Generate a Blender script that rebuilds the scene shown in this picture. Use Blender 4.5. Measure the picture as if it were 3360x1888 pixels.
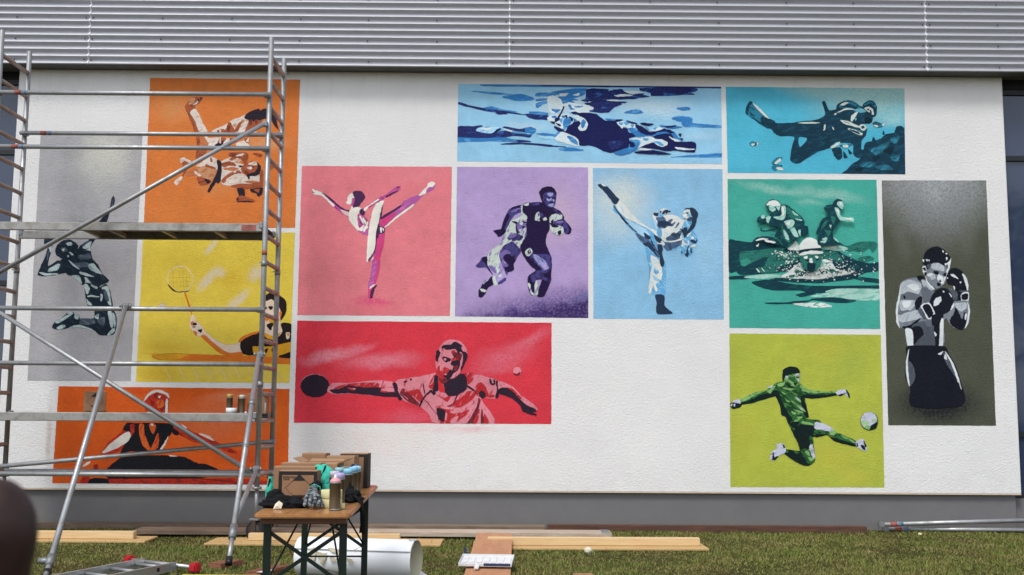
import bpy, bmesh, math, random
import numpy as np
from mathutils import Vector, Matrix, noise
random.seed(7)
R = math.radians
for o in list(bpy.data.objects):
    bpy.data.objects.remove(o)
scene = bpy.context.scene
COL = scene.collection

# ---------------------------------------------------------------- camera
CAM_H = 1.345
PITCH, ROLL, YAW = R(6.5), R(0.36), R(0.40)
FPX = 3500.0                                    # focal length in pixels of the 3360 px wide photograph
fwd = Vector((math.sin(YAW) * math.cos(PITCH), math.cos(YAW) * math.cos(PITCH), math.sin(PITCH)))
rgt = Vector((math.cos(YAW), -math.sin(YAW), 0))
upv = rgt.cross(fwd)
rgt, upv = (rgt * math.cos(ROLL) + upv * math.sin(ROLL)), (upv * math.cos(ROLL) - rgt * math.sin(ROLL))
CAM = Vector((0, 0, CAM_H))
cam_data = bpy.data.cameras.new('camera')
cam = bpy.data.objects.new('camera', cam_data)
COL.objects.link(cam)
m3 = Matrix((rgt, upv, -fwd)).transposed()
cam.matrix_world = Matrix.Translation(CAM) @ m3.to_4x4()
cam_data.sensor_width = 36.0
cam_data.sensor_fit = 'HORIZONTAL'
cam_data.lens = FPX / 3360 * 36.0
cam_data.clip_start = 0.02
cam_data.clip_end = 500
cam_data.dof.use_dof = True
cam_data.dof.focus_distance = 11.8
cam_data.dof.aperture_fstop = 26
scene.camera = cam

# ---------------------------------------------------------------- sky, sun, exposure
SUN_EL, SUN_AZ = R(56), R(205)                 # azimuth from +Y clockwise: behind the camera, a little to the left
world = bpy.data.worlds.new('World')
scene.world = world
world.use_nodes = True
wn = world.node_tree.nodes
wl = world.node_tree.links
sky = wn.new('ShaderNodeTexSky')
sky.sky_type = 'NISHITA'
sky.sun_disc = False
sky.sun_elevation = SUN_EL
sky.sun_rotation = SUN_AZ
sky.air_density = 1.0
sky.dust_density = 1.2
sky.ozone_density = 1.0
hsv = wn.new('ShaderNodeHueSaturation')        # a cloudy sky: the blue is washed out
hsv.inputs['Saturation'].default_value = 0.36
wl.new(sky.outputs[0], hsv.inputs['Color'])
bg = wn['Background']
wl.new(hsv.outputs[0], bg.inputs['Color'])
bg.inputs['Strength'].default_value = 0.15
sun_data = bpy.data.lights.new('sun', 'SUN')
sun_data.energy = 1.5
sun_data.angle = R(15)
sun_data.color = (1.0, 0.97, 0.93)
sun = bpy.data.objects.new('sun', sun_data)
COL.objects.link(sun)
sdir = Vector((math.sin(SUN_AZ) * math.cos(SUN_EL), math.cos(SUN_AZ) * math.cos(SUN_EL), math.sin(SUN_EL)))
sun.rotation_euler = sdir.to_track_quat('Z', 'Y').to_euler()
sun.location = (0, -5, 12)
scene.view_settings.view_transform = 'Standard'
scene.view_settings.look = 'None'
scene.view_settings.gamma = 1.0
scene.view_settings.exposure = 0.53
scene.render.engine = 'CYCLES'
scene.cycles.transparent_max_bounces = 32

# ---------------------------------------------------------------- measuring helpers
def ray(u, v):
    return fwd + rgt * ((u - 1680) / FPX) - upv * ((v - 944) / FPX)
def A(u, v, Y):                                 # photo pixel -> point on the vertical plane y = Y
    d = ray(u, v)
    return CAM + d * (Y / d.y)
def G(u, v, z=0.0):                             # photo pixel -> point on the horizontal plane at height z
    d = ray(u, v)
    return CAM + d * ((z - CAM_H) / d.z)

# ---------------------------------------------------------------- object helpers
W = {}
def link(o, parent=None, M=None):
    COL.objects.link(o)
    M = M or Matrix.Identity(4)
    o.matrix_basis = M
    W[o] = M
    if parent is not None:
        o.parent = parent
        o.matrix_parent_inverse = W[parent].inverted()
    return o
def empty(name, loc, label, cat, group=None):
    o = bpy.data.objects.new(name, None)
    o.empty_display_size = 0.1
    link(o, None, Matrix.Translation(Vector(loc)))
    return tag(o, label, cat, group)
def tag(o, label=None, cat=None, group=None, kind=None):
    if label: o['label'] = label
    if cat: o['category'] = cat
    if group: o['group'] = group
    if kind: o['kind'] = kind
    return o
def mesh(name, verts, faces, mats, parent=None, smooth=False, mi=None, M=None):
    me = bpy.data.meshes.new(name)
    me.from_pydata([tuple(v) for v in verts], [], faces)
    for m in (mats if isinstance(mats, (list, tuple)) else [mats]):
        me.materials.append(m)
    if mi is not None:
        me.polygons.foreach_set('material_index', mi)
    if smooth:
        me.polygons.foreach_set('use_smooth', [True] * len(me.polygons))
    me.update()
    return link(bpy.data.objects.new(name, me), parent, M)
def from_bm(name, bm, mats, parent=None, smooth=False, M=None):
    me = bpy.data.meshes.new(name)
    bm.normal_update()
    bm.to_mesh(me); bm.free()
    for m in (mats if isinstance(mats, (list, tuple)) else [mats]):
        me.materials.append(m)
    if smooth:
        me.polygons.foreach_set('use_smooth', [True] * len(me.polygons))
    return link(bpy.data.objects.new(name, me), parent, M)
def box_bm(sx, sy, sz, bev=0.0, seg=1):
    bm = bmesh.new()
    bmesh.ops.create_cube(bm, size=1.0)
    bmesh.ops.scale(bm, vec=(sx, sy, sz), verts=bm.verts)
    if bev:
        bmesh.ops.bevel(bm, geom=bm.edges[:], offset=bev, segments=seg, affect='EDGES')
    return bm
def box(name, c, s, mat, parent=None, rot=None, bev=0.0, seg=1):
    M = Matrix.Translation(Vector(c))
    if rot is not None:
        M = M @ (rot.to_4x4() if isinstance(rot, Matrix) else Matrix.Rotation(rot, 4, 'Z'))
    return from_bm(name, box_bm(*s, bev=bev, seg=seg), mat, parent, False, M)
def tube_geo(p0, p1, r, n=14, r1=None):
    p0, p1 = Vector(p0), Vector(p1)
    r1 = r if r1 is None else r1
    d = (p1 - p0).normalized()
    a = d.cross(Vector((0, 0, 1)) if abs(d.z) < 0.9 else Vector((1, 0, 0))).normalized()
    b = d.cross(a)
    vs = []
    for p, q in ((p0, r), (p1, r1)):
        for i in range(n):
            t = 2 * math.pi * i / n
            vs.append(p + a * (q * math.cos(t)) + b * (q * math.sin(t)))
    fs = [(i, (i + 1) % n, n + (i + 1) % n, n + i) for i in range(n)]
    return vs, fs
def tube(name, p0, p1, r, mat, parent=None, n=14, caps=True, r1=None):
    vs, fs = tube_geo(p0, p1, r, n, r1)
    k = len(fs)
    if caps:
        fs = fs + [tuple(range(n))[::-1], tuple(range(n, 2 * n))]
    o = mesh(name, vs, fs, mat, parent)
    for p in o.data.polygons[:k]:
        p.use_smooth = True
    return o
def tube_path(name, pts, r, mat, parent=None, n=8):
    vs, fs = [], []
    pts = [Vector(p) for p in pts]
    for i, p in enumerate(pts):
        d = (pts[min(i + 1, len(pts) - 1)] - pts[max(i - 1, 0)]).normalized()
        a = d.cross(Vector((0, 0, 1)) if abs(d.z) < 0.9 else Vector((1, 0, 0))).normalized()
        b = d.cross(a)
        rr = r[i] if isinstance(r, (list, tuple)) else r
        for k in range(n):
            t = 2 * math.pi * k / n
            vs.append(p + a * (rr * math.cos(t)) + b * (rr * math.sin(t)))
    for i in range(len(pts) - 1):
        for k in range(n):
            fs.append((i * n + k, i * n + (k + 1) % n, (i + 1) * n + (k + 1) % n, (i + 1) * n + k))
    fs += [tuple(range(n))[::-1], tuple(range((len(pts) - 1) * n, len(pts) * n))]
    return mesh(name, vs, fs, mat, parent, True)
def lathe(name, prof, mat, parent=None, n=24, M=None, smooth=True, mi=None):
    vs, fs, ms = [], [], []
    for r, z in prof:
        for i in range(n):
            t = 2 * math.pi * i / n
            vs.append((r * math.cos(t), r * math.sin(t), z))
    for j in range(len(prof) - 1):
        for i in range(n):
            fs.append((j * n + i, j * n + (i + 1) % n, (j + 1) * n + (i + 1) % n, (j + 1) * n + i))
            ms.append(mi[j] if mi else 0)
    fs += [tuple(range(n))[::-1], tuple(range((len(prof) - 1) * n, len(prof) * n))]
    ms += [0, ms[-1]]
    return mesh(name, vs, fs, mat, parent, smooth, ms if mi else None, M)
def skin_mesh(name, verts, edges, radii, mat, parent=None, root=0, sub=2, M=None):
    me = bpy.data.meshes.new(name)
    me.from_pydata([tuple(v) for v in verts], edges, [])
    o = bpy.data.objects.new(name, me)
    COL.objects.link(o)
    md = o.modifiers.new('skin', 'SKIN')
    for i, sv in enumerate(me.skin_vertices[0].data):
        sv.radius = (radii[i], radii[i])
        sv.use_root = (i == root)
    s = o.modifiers.new('sub', 'SUBSURF'); s.levels = sub; s.render_levels = sub
    dg = bpy.context.evaluated_depsgraph_get(); dg.update()
    me2 = bpy.data.meshes.new_from_object(o.evaluated_get(dg))
    bpy.data.objects.remove(o)
    me2.name = name
    me2.materials.clear(); me2.materials.append(mat)
    me2.polygons.foreach_set('use_smooth', [True] * len(me2.polygons))
    return link(bpy.data.objects.new(name, me2), parent, M)
def lump(name, c, rad, mat, parent=None, amp=0.15, freq=3.0, seed=0, sub=4, flat=None, rotz=0.0):
    bm = bmesh.new()
    bmesh.ops.create_icosphere(bm, subdivisions=sub, radius=1.0)
    for v in bm.verts:
        n = v.co.normalized()
        k = 1 + amp * noise.fractal(n * freq + Vector((seed, seed * 2.3, 0)), 1.0, 2.0, 3) + amp * 0.7 * abs(noise.noise(n * freq * 2.1 + Vector((seed, 5, 1))))
        p = n * k
        if flat is not None and p.z < flat: p.z = flat
        v.co = Vector((p.x * rad[0], p.y * rad[1], p.z * rad[2]))
    return from_bm(name, bm, mat, parent, True, Matrix.Translation(Vector(c)) @ Matrix.Rotation(rotz, 4, 'Z'))

# ---------------------------------------------------------------- materials
def lin(h, k=1.0):
    h = h.lstrip('#')
    out = []
    for i in (0, 2, 4):
        c = int(h[i:i + 2], 16) / 255
        c = c / 12.92 if c <= 0.04045 else ((c + 0.055) / 1.055) ** 2.4
        out.append(min(c * k, 0.9))
    return (*out, 1.0)
class NT:
    def __init__(s, name):
        s.m = bpy.data.materials.new(name); s.m.use_nodes = True
        s.n = s.m.node_tree.nodes; s.l = s.m.node_tree.links
        s.b = s.n['Principled BSDF']
    def node(s, t, **kw):
        x = s.n.new(t)
        for k, v in kw.items():
            if k in x.inputs: x.inputs[k].default_value = v
            else: setattr(x, k, v)
        return x
    def link(s, a, b): s.l.new(a, b)
    def noise(s, vec, scale, detail=3, rough=0.5, dist=0.0):
        x = s.node('ShaderNodeTexNoise')
        x.inputs['Scale'].default_value = scale; x.inputs['Detail'].default_value = detail
        x.inputs['Roughness'].default_value = rough; x.inputs['Distortion'].default_value = dist
        if vec is not None: s.link(vec, x.inputs['Vector'])
        return x.outputs[0]
    def rng(s, v, a, b, c, d, smooth=False):
        x = s.node('ShaderNodeMapRange')
        if smooth: x.interpolation_type = 'SMOOTHSTEP'
        s.link(v, x.inputs[0])
        for i, q in enumerate((a, b, c, d)): x.inputs[i + 1].default_value = q
        return x.outputs[0]
    def mix(s, f, a, b, mode='MIX'):
        x = s.node('ShaderNodeMix'); x.data_type = 'RGBA'; x.blend_type = mode
        for q, sock in ((f, x.inputs[0]), (a, x.inputs[6]), (b, x.inputs[7])):
            if hasattr(q, 'is_linked') or hasattr(q, 'links'): s.link(q, sock)
            else: sock.default_value = q
        return x.outputs[2]
    def math(s, op, a, b=0.0, c=0.0):
        x = s.node('ShaderNodeMath', operation=op)
        for i, q in enumerate((a, b, c)):
            if hasattr(q, 'links'): s.link(q, x.inputs[i])
            else: x.inputs[i].default_value = q
        return x.outputs[0]
    def pos(s): return s.node('ShaderNodeNewGeometry').outputs['Position']
    def obj(s): return s.node('ShaderNodeTexCoord').outputs['Object']
    def scale(s, vec, sc):
        x = s.node('ShaderNodeMapping'); s.link(vec, x.inputs[0]); x.inputs['Scale'].default_value = sc
        return x.outputs[0]
    def bump(s, h, strength, dist):
        x = s.node('ShaderNodeBump'); x.inputs['Strength'].default_value = strength; x.inputs['Distance'].default_value = dist
        s.link(h, x.inputs['Height']); s.link(x.outputs[0], s.b.inputs['Normal'])
    def set(s, color=None, rough=None, metal=None, spec=None):
        for k, v in (('Base Color', color), ('Roughness', rough), ('Metallic', metal), ('Specular IOR Level', spec)):
            if v is None: continue
            if hasattr(v, 'links'): s.link(v, s.b.inputs[k])
            else: s.b.inputs[k].default_value = v
        return s.m
KW = 1.16                                       # wall paint: photo value -> base colour
def plaster_relief(t, P):
    a = t.noise(P, 62, 4, 0.62, 0.7)
    b = t.noise(t.scale(P, (1, 1, 1.25)), 100, 2, 0.5, 0.4)
    h = t.math('ADD', t.math('MULTIPLY', a, 1.0), t.math('MULTIPLY', b, 0.35))
    t.bump(h, 0.9, 0.012)
PAINTS = {}
def paint(hexc, blobs=(), name='paint', mottle=0.10, warp=0.10, brush=None):
    """wall paint sprayed on the rough plaster; blobs = sprayed patches (x, z, rx, rz, angle, colour, strength, core)"""
    key = (hexc, mottle, brush) if not blobs else None
    if key and key in PAINTS: return PAINTS[key]
    t = NT(name)
    P = t.pos()
    c = lin(hexc, KW)
    n = t.noise(P, 2.6, 5, 0.62)
    val = t.rng(n, 0.3, 0.7, 1 - mottle, 1 + mottle)
    val = t.math('MULTIPLY', val, t.rng(t.noise(P, 12, 4, 0.6), 0.3, 0.7, 0.945, 1.055))
    cc = t.node('ShaderNodeCombineColor')
    for i in range(3): t.link(val, cc.inputs[i])
    col = t.mix(1.0, c, cc.outputs[0], 'MULTIPLY')
    if brush:                                   # a second tone brushed over the first in broken strokes
        hex2, ang, cover, bs = (tuple(brush) + (1.0,))[:4]
        mp = t.node('ShaderNodeMapping', vector_type='TEXTURE'); t.link(P, mp.inputs['Vector'])
        mp.inputs['Rotation'].default_value = (0, -R(ang), 0)
        mp.inputs['Scale'].default_value = (0.115 * bs, 1000, 0.034 * bs)
        bn = t.noise(mp.outputs[0], 1.0, 4, 0.55, 0.5)
        th = 0.5 + (0.5 - cover) * 0.32
        col = t.mix(t.rng(bn, th - 0.04, th + 0.04, 0.0, 1.0), col, lin(hex2, KW))
    if blobs:
        wv = t.node('ShaderNodeTexNoise'); wv.inputs['Scale'].default_value = 5.0; wv.inputs['Detail'].default_value = 5
        t.link(P, wv.inputs['Vector'])
        sub = t.node('ShaderNodeVectorMath', operation='SUBTRACT'); t.link(wv.outputs['Color'], sub.inputs[0]); sub.inputs[1].default_value = (0.5, 0.5, 0.5)
        sc = t.node('ShaderNodeVectorMath', operation='SCALE'); t.link(sub.outputs[0], sc.inputs[0]); sc.inputs['Scale'].default_value = warp * 1.6
        ad = t.node('ShaderNodeVectorMath', operation='ADD'); t.link(P, ad.inputs[0]); t.link(sc.outputs[0], ad.inputs[1])
        grain = t.rng(t.noise(P, 34, 5, 0.75), 0.36, 0.62, 0.45, 1.15)
        for (x, z, rx, rz, ang, hc, st, core) in blobs:
            mp = t.node('ShaderNodeMapping', vector_type='TEXTURE')
            t.link(ad.outputs[0], mp.inputs['Vector'])
            mp.inputs['Location'].default_value = (x, YW, z)
            mp.inputs['Rotation'].default_value = (0, -R(ang), 0)
            mp.inputs['Scale'].default_value = (rx, 1000, rz)
            ln = t.node('ShaderNodeVectorMath', operation='LENGTH'); t.link(mp.outputs[0], ln.inputs[0])
            f = t.rng(ln.outputs['Value'], core, 1.0, st, 0.0, True)
            f = t.math('MINIMUM', t.math('MULTIPLY', f, grain), 1.0)
            col = t.mix(f, col, lin(hc, KW))
    fine = t.noise(P, 70, 3, 0.6)
    col = t.mix(t.rng(fine, 0.4, 0.75, 0.0, 0.07), col, lin('FFFFFF', 0.5) if sum(c[:3]) > 0.15 else (0.12, 0.12, 0.13, 1))
    plaster_relief(t, P)
    m = t.set(col, 0.8, 0.0, 0.12)
    if not blobs:                               # overspray: the stroke thins out over its rim
        at = t.node('ShaderNodeAttribute', attribute_name='cover')
        cov = t.math('MULTIPLY', at.outputs['Fac'], t.rng(t.noise(P, 120, 2, 0.5), 0.3, 0.7, 0.75, 1.25))
        cov = t.math('MAXIMUM', t.math('MINIMUM', cov, 1.0), t.math('GREATER_THAN', at.outputs['Fac'], 0.995))
        tr = t.node('ShaderNodeBsdfTransparent'); mx = t.node('ShaderNodeMixShader')
        t.link(cov, mx.inputs[0]); t.link(tr.outputs[0], mx.inputs[1]); t.link(t.b.outputs[0], mx.inputs[2])
        out = [x for x in t.n if x.bl_idname == 'ShaderNodeOutputMaterial'][0]
        t.link(mx.outputs[0], out.inputs['Surface'])
    if key: PAINTS[key] = m
    return m
YW = 12.30                                      # the plane of the rendered wall
# ================================================================ materials of the place
def metal(name, c, rough=0.42, met=0.85, stain=0.35, dirt='6A6258', chips=0.5):
    t = NT(name); P = t.pos()
    n = t.noise(P, 9, 5, 0.65)
    n2 = t.noise(P, 60, 3, 0.6)
    col = t.mix(t.rng(n, 0.45, 0.75, 0.0, stain), lin(c), lin(dirt))
    col = t.mix(t.rng(n2, 0.62, 0.72, 0.0, chips), col, lin('C9CBCC'))
    if chips: t.bump(n2, 0.15, 0.002)
    return t.set(col, t.rng(n, 0.3, 0.7, rough - 0.08, rough + 0.14), met, 0.5)
def wood(name, c1, c2, axis='X', scale=1.0, rough=0.7, dirt=None, gloss=None):
    t = NT(name); P = t.pos()
    sc = {'X': (1.2, 14, 14), 'Y': (14, 1.2, 14), 'Z': (14, 14, 1.2)}[axis]
    V = t.scale(P, tuple(q * scale for q in sc))
    g = t.noise(V, 3.0, 6, 0.65, 0.6)
    col = t.mix(t.rng(g, 0.32, 0.68, 0.0, 1.0), lin(c1), lin(c2))
    b = t.noise(P, 1.7, 4, 0.6)
    col = t.mix(t.rng(b, 0.4, 0.72, 0.0, 0.35), col, lin(dirt or c2))
    isl = t.node('ShaderNodeObjectInfo').outputs['Random']
    col = t.mix(t.rng(isl, 0, 1, 0.0, 0.25), col, lin(c1))
    t.bump(g, 0.25, 0.003)
    return t.set(col, rough, 0.0, gloss or 0.3)
def plain(name, c, rough=0.6, metal_=0.0, var=0.12, bump=0.0, bs=40, spec=0.4, k=1.0):
    t = NT(name); P = t.pos()
    n = t.noise(P, 14, 4, 0.6)
    cl = lin(c, k)
    col = t.mix(t.rng(n, 0.3, 0.7, 0.0, 1.0), tuple(x * (1 - var) for x in cl[:3]) + (1,), tuple(min(1, x * (1 + var)) for x in cl[:3]) + (1,))
    if bump: t.bump(t.noise(P, bs, 3), 0.5, bump)
    return t.set(col, rough, metal_, spec)
M_ALU = metal('aluminium_tube', 'A4A6A8', 0.46, 0.70, 0.5, '6E665C', 0.7)
M_ALU_DULL = metal('aluminium_beam', '9C9A96', 0.55, 0.55, 0.6, '5E574E')
M_RUNG = metal('dusty_rung', 'A39188', 0.5, 0.5, 0.5, '8A6E64')
M_STEEL = metal('galvanised_steel', '8B8E90', 0.5, 0.7)
M_CLAD = metal('silver_cladding', 'B2B4BA', 0.50, 0.38, 0.14, '9DA0A6', 0.0)
M_SCREW = plain('screw_grey', '4A4D50', 0.5, 0.5)
M_SOFFIT = plain('soffit_grey', '656665', 0.8)
M_SEAM = plain('pale_joint_strip', 'E6E6E8', 0.5)
def plinth_mat():
    t = NT('plinth_grey_paint'); P = t.pos()
    n = t.noise(P, 3, 6, 0.65)
    col = t.mix(t.rng(n, 0.35, 0.7, 0, 1), lin('6A696B'), lin('706F70'))
    sp = t.node('ShaderNodeSeparateXYZ'); t.link(P, sp.inputs[0])
    f = t.math('MULTIPLY', t.rng(sp.outputs[2], 0.04, 0.20, 0.6, 0.0, True), t.rng(t.noise(P, 14, 5, 0.7), 0.42, 0.66, 0.0, 0.8))
    col = t.mix(f, col, lin('75695A'))
    t.bump(t.noise(P, 260, 2), 0.4, 0.001)
    return t.set(col, 0.75, 0.0, 0.3)
M_PLINTH = plinth_mat()
M_BEAD = plain('render_edge_bead', 'C9B9A2', 0.7)
M_FRAME = plain('anthracite_frame', '23262A', 0.45, 0.2)
M_DARK = plain('dark_recess', '17191B', 0.8)
M_RED = plain('red_plastic', 'B3212B', 0.42, var=0.08)
M_REDTAPE = plain('red_paint_mark', '8E5048', 0.7, var=0.4)
M_BLUETAPE = plain('blue_paint_mark', '5E7690', 0.7, var=0.4)
M_RUBBER = plain('black_rubber', '1B1B1C', 0.8)
M_WHITE = plain('white_plastic', 'D9DADB', 0.45, var=0.03)
M_CARD = plain('cardboard', '906C50', 0.85, var=0.06, bump=0.0006, bs=120)
M_CARD2 = plain('cardboard_pale', '9E7C5E', 0.85, var=0.06)
M_INK = plain('black_print', '1C1714', 0.7)
M_CAN = plain('olive_brown_can', '5A4A36', 0.3, 0.45, var=0.1)
M_OLD = wood('weathered_plank', '8D7B6A', '5E4D40', 'X', 1.0, 0.85, '4B4038')
M_OLD2 = wood('grey_plank', 'C4B6A6', '94826F', 'X', 1.0, 0.85, '8C7663')
M_BROWNW = wood('brown_beam', '6A493B', '432E26', 'X', 1.0, 0.8, '3E2C25')
M_PINE = wood('fresh_pine', 'D8BE94', 'C6A678', 'X', 0.8, 0.7, 'CDA772')
M_PLY = wood('pine_board', 'C9AA78', 'AE8C5C', 'X', 0.8, 0.75, 'B58C58')
M_DECKW = wood('reddish_decking', '9B6A50', '6E4534', 'Y', 1.0, 0.8, '4E342A')
M_FORM = wood('orange_formwork_board', 'BE8C68', 'A27252', 'Y', 0.6, 0.6, '9C6F54')
M_TABLE = wood('lacquered_table_wood', 'B98652', '96643A', 'Y', 0.9, 0.28, '7A5230', 0.5)
M_GREEN = plain('dark_green_steel', '0B1D16', 0.4, 0.1)
def cloth(name, c, k=1.0): return plain(name, c, 0.9, var=0.2, bump=0.003, bs=90, spec=0.2, k=k)
M_BLACKC = cloth('black_cloth', '141417')
M_TEAL = plain('turquoise_fabric', '35B39B', 0.8, var=0.1, bump=0.003, bs=25)

def glass_mat():
    t = NT('window_glass'); P = t.pos()
    n = t.noise(t.scale(P, (1, 1, 0.25)), 1.4, 3)
    col = t.mix(t.rng(n, 0.3, 0.7, 0, 1), (0.022, 0.036, 0.075, 1), (0.042, 0.060, 0.110, 1))
    return t.set(col, 0.04, 0.0, 0.55)
M_GLASS = glass_mat()
def wall_mat(stains):
    t = NT('white_scraped_plaster'); P = t.pos()
    n = t.noise(P, 0.9, 5, 0.6)
    col = t.mix(t.rng(n, 0.3, 0.7, 0, 1), lin('D2D1D1', KW), lin('DAD9D8', KW))
    for (x, z, rx, rz, hc, st) in stains:
        mp = t.node('ShaderNodeMapping', vector_type='TEXTURE'); t.link(P, mp.inputs['Vector'])
        mp.inputs['Location'].default_value = (x, YW, z); mp.inputs['Scale'].default_value = (rx, 1000, rz)
        ln = t.node('ShaderNodeVectorMath', operation='LENGTH'); t.link(mp.outputs[0], ln.inputs[0])
        f = t.rng(ln.outputs['Value'], 0.0, 1.0, st, 0.0, True)
        f = t.math('MULTIPLY', f, t.rng(t.noise(P, 9, 4), 0.3, 0.7, 0.3, 1.2))
        col = t.mix(f, col, lin(hc, KW))
    sp = t.node('ShaderNodeSeparateXYZ'); t.link(P, sp.inputs[0])
    low = t.rng(sp.outputs[2], Zbase, Zbase + 0.45, 0.25, 0.0, True)
    low = t.math('MULTIPLY', low, t.rng(t.noise(P, 5, 6, 0.7), 0.4, 0.7, 0.0, 0.6))
    col = t.mix(low, col, lin('A79F92', KW))
    st = t.noise(t.scale(P, (7, 1, 0.35)), 1.6, 5, 0.6)
    top = t.math('MULTIPLY', t.rng(sp.outputs[2], Ztop - 0.9, Ztop, 0.0, 0.2, True), t.rng(st, 0.52, 0.72, 0.0, 0.6))
    col = t.mix(top, col, lin('A9A89F', KW))
    plaster_relief(t, P)
    return t.set(col, 0.85, 0.0, 0.2)

# ================================================================ the ground
def ground_mat():
    t = NT('lawn_soil'); P = t.pos()
    a = t.noise(P, 1.6, 5, 0.6); b = t.noise(P, 24, 4, 0.7)
    col = t.mix(t.rng(a, 0.38, 0.62, 0, 1), lin('464522'), lin('5A4E30'))
    col = t.mix(t.rng(b, 0.35, 0.7, 0, 1), col, lin('33301A'))
    t.bump(b, 0.8, 0.02)
    return t.set(col, 0.95, 0.0, 0.1)
g = mesh('ground', [(-120, -120, 0), (120, -120, 0), (120, 120, 0), (-120, 120, 0)], [(0, 1, 2, 3)], ground_mat())
tag(g, kind='structure')
def grass_mat():
    t = NT('short_grass'); P = t.pos()
    geo = t.node('ShaderNodeNewGeometry')
    a = t.noise(P, 2.4, 6, 0.72); r = geo.outputs['Random Per Island']
    green = t.mix(r, lin('4E5D25'), lin('76863C'))
    dry = t.mix(r, lin('756A3A'), lin('A39362'))
    f = t.math('ADD', t.rng(a, 0.44, 0.64, 0.0, 0.70), t.math('MULTIPLY', r, 0.25))
    col = t.mix(f, green, dry)
    return t.set(col, 0.7, 0.0, 0.2)
def grass(n=230000):
    rs = np.random.RandomState(3)
    y = 7.2 + (12.24 - 7.2) * rs.rand(n)
    x = (rs.rand(n) * 2 - 1) * (y * 0.56)
    h = 0.009 + 0.022 * rs.rand(n) ** 1.7
    patch = np.sin(x * 2.3 + 1.3 * np.sin(y * 1.7)) * np.sin(y * 2.9 + 0.8 * np.sin(x * 1.1)) + 0.5 * np.sin(x * 7.1 + y * 3.3) * np.sin(y * 6.3 - x * 2.0)
    h *= 1.0 + 0.35 * patch                       # trodden and lusher spots
    tall = rs.rand(n) < 0.008
    h[tall] *= 2.4
    keep = rs.rand(n) < np.clip(0.85 + 0.45 * patch, 0.25, 1.0)
    x, y, h = x[keep], y[keep], h[keep]
    n = len(x)
    w = 0.0022 + 0.003 * rs.rand(n)
    ang = rs.rand(n) * np.pi
    lean = (rs.rand(n, 2) - 0.5) * 0.05
    v = np.zeros((n, 3, 3), np.float32)
    dx, dy = np.cos(ang) * w, np.sin(ang) * w
    v[:, 0] = np.stack([x - dx, y - dy, np.zeros(n)], 1)
    v[:, 1] = np.stack([x + dx, y + dy, np.zeros(n)], 1)
    v[:, 2] = np.stack([x + lean[:, 0], y + lean[:, 1], h], 1)
    me = bpy.data.meshes.new('grass')
    me.vertices.add(n * 3); me.loops.add(n * 3); me.polygons.add(n)
    me.vertices.foreach_set('co', v.ravel())
    me.loops.foreach_set('vertex_index', np.arange(n * 3, dtype=np.int32))
    me.polygons.foreach_set('loop_start', np.arange(0, n * 3, 3, dtype=np.int32))
    me.polygons.foreach_set('loop_total', np.full(n, 3, np.int32))
    me.update()
    me.materials.append(grass_mat())
    o = link(bpy.data.objects.new('grass', me))
    tag(o, 'short patchy green and dry brown lawn grass in front of the wall', 'grass', kind='stuff')
grass()

# ================================================================ the building
Zbase = A(1680, 1612, YW).z                     # lower edge of the render
Ztop = A(1680, 246, YW).z                       # underside of the overhang
XL, XR = A(42, 600, YW).x, A(3318, 900, YW).x
hall = empty('sports_hall', (0, YW, 0), 'low hall with white plastered wall, grey plinth and silver corrugated cladding on top', 'building')
p_red = A(1500, 1408, YW); p_br = A(160, 1430, YW); p_or = A(150, 1560, YW)
M_WALL = wall_mat([(p_red.x, p_red.z, 1.0, 0.09, 'D9A3A6', 0.38), (A(1560, 1415, YW).x, p_red.z, 0.22, 0.05, 'D07C84', 0.38),
                   (p_br.x, p_br.z, 0.05, 0.5, 'A88A70', 0.55), (A(1250, 1440, YW).x, A(0, 1440, YW).z, 1.2, 0.35, 'D9C0B4', 0.35)])
def slab(name, x0, x1, y0, y1, z0, z1, mat, parent, bev=0.0):
    return box(name, ((x0 + x1) / 2, (y0 + y1) / 2, (z0 + z1) / 2), (x1 - x0, y1 - y0, z1 - z0), mat, parent, None, bev)
wall = slab('wall', XL, XR, YW, YW + 0.30, Zbase, Ztop + 0.02, M_WALL, hall, 0.006)
slab('drip_edge', XL + 0.004, XR - 0.004, YW - 0.004, YW + 0.02, Zbase - 0.012, Zbase - 0.001, M_BEAD, hall)
slab('plinth', XL + 0.03, XR - 0.05, YW + 0.045, YW + 0.29, -0.2, Zbase - 0.013, M_PLINTH, hall)
slab('side_plinth', XL - 5, XL + 0.028, YW + 0.10, YW + 0.30, -0.2, Zbase - 0.06, M_PLINTH, hall)
slab('side_plinth', XR - 0.048, XR + 5, YW + 0.10, YW + 0.30, -0.2, Zbase - 0.06, M_PLINTH, hall)
OV = 0.21
YC = YW - OV                                    # middle plane of the cladding
slab('soffit', XL - 5, XR + 5, YC + 0.004, YW + 0.40, Ztop + 0.022, Ztop + 0.05, M_SOFFIT, hall)
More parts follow.
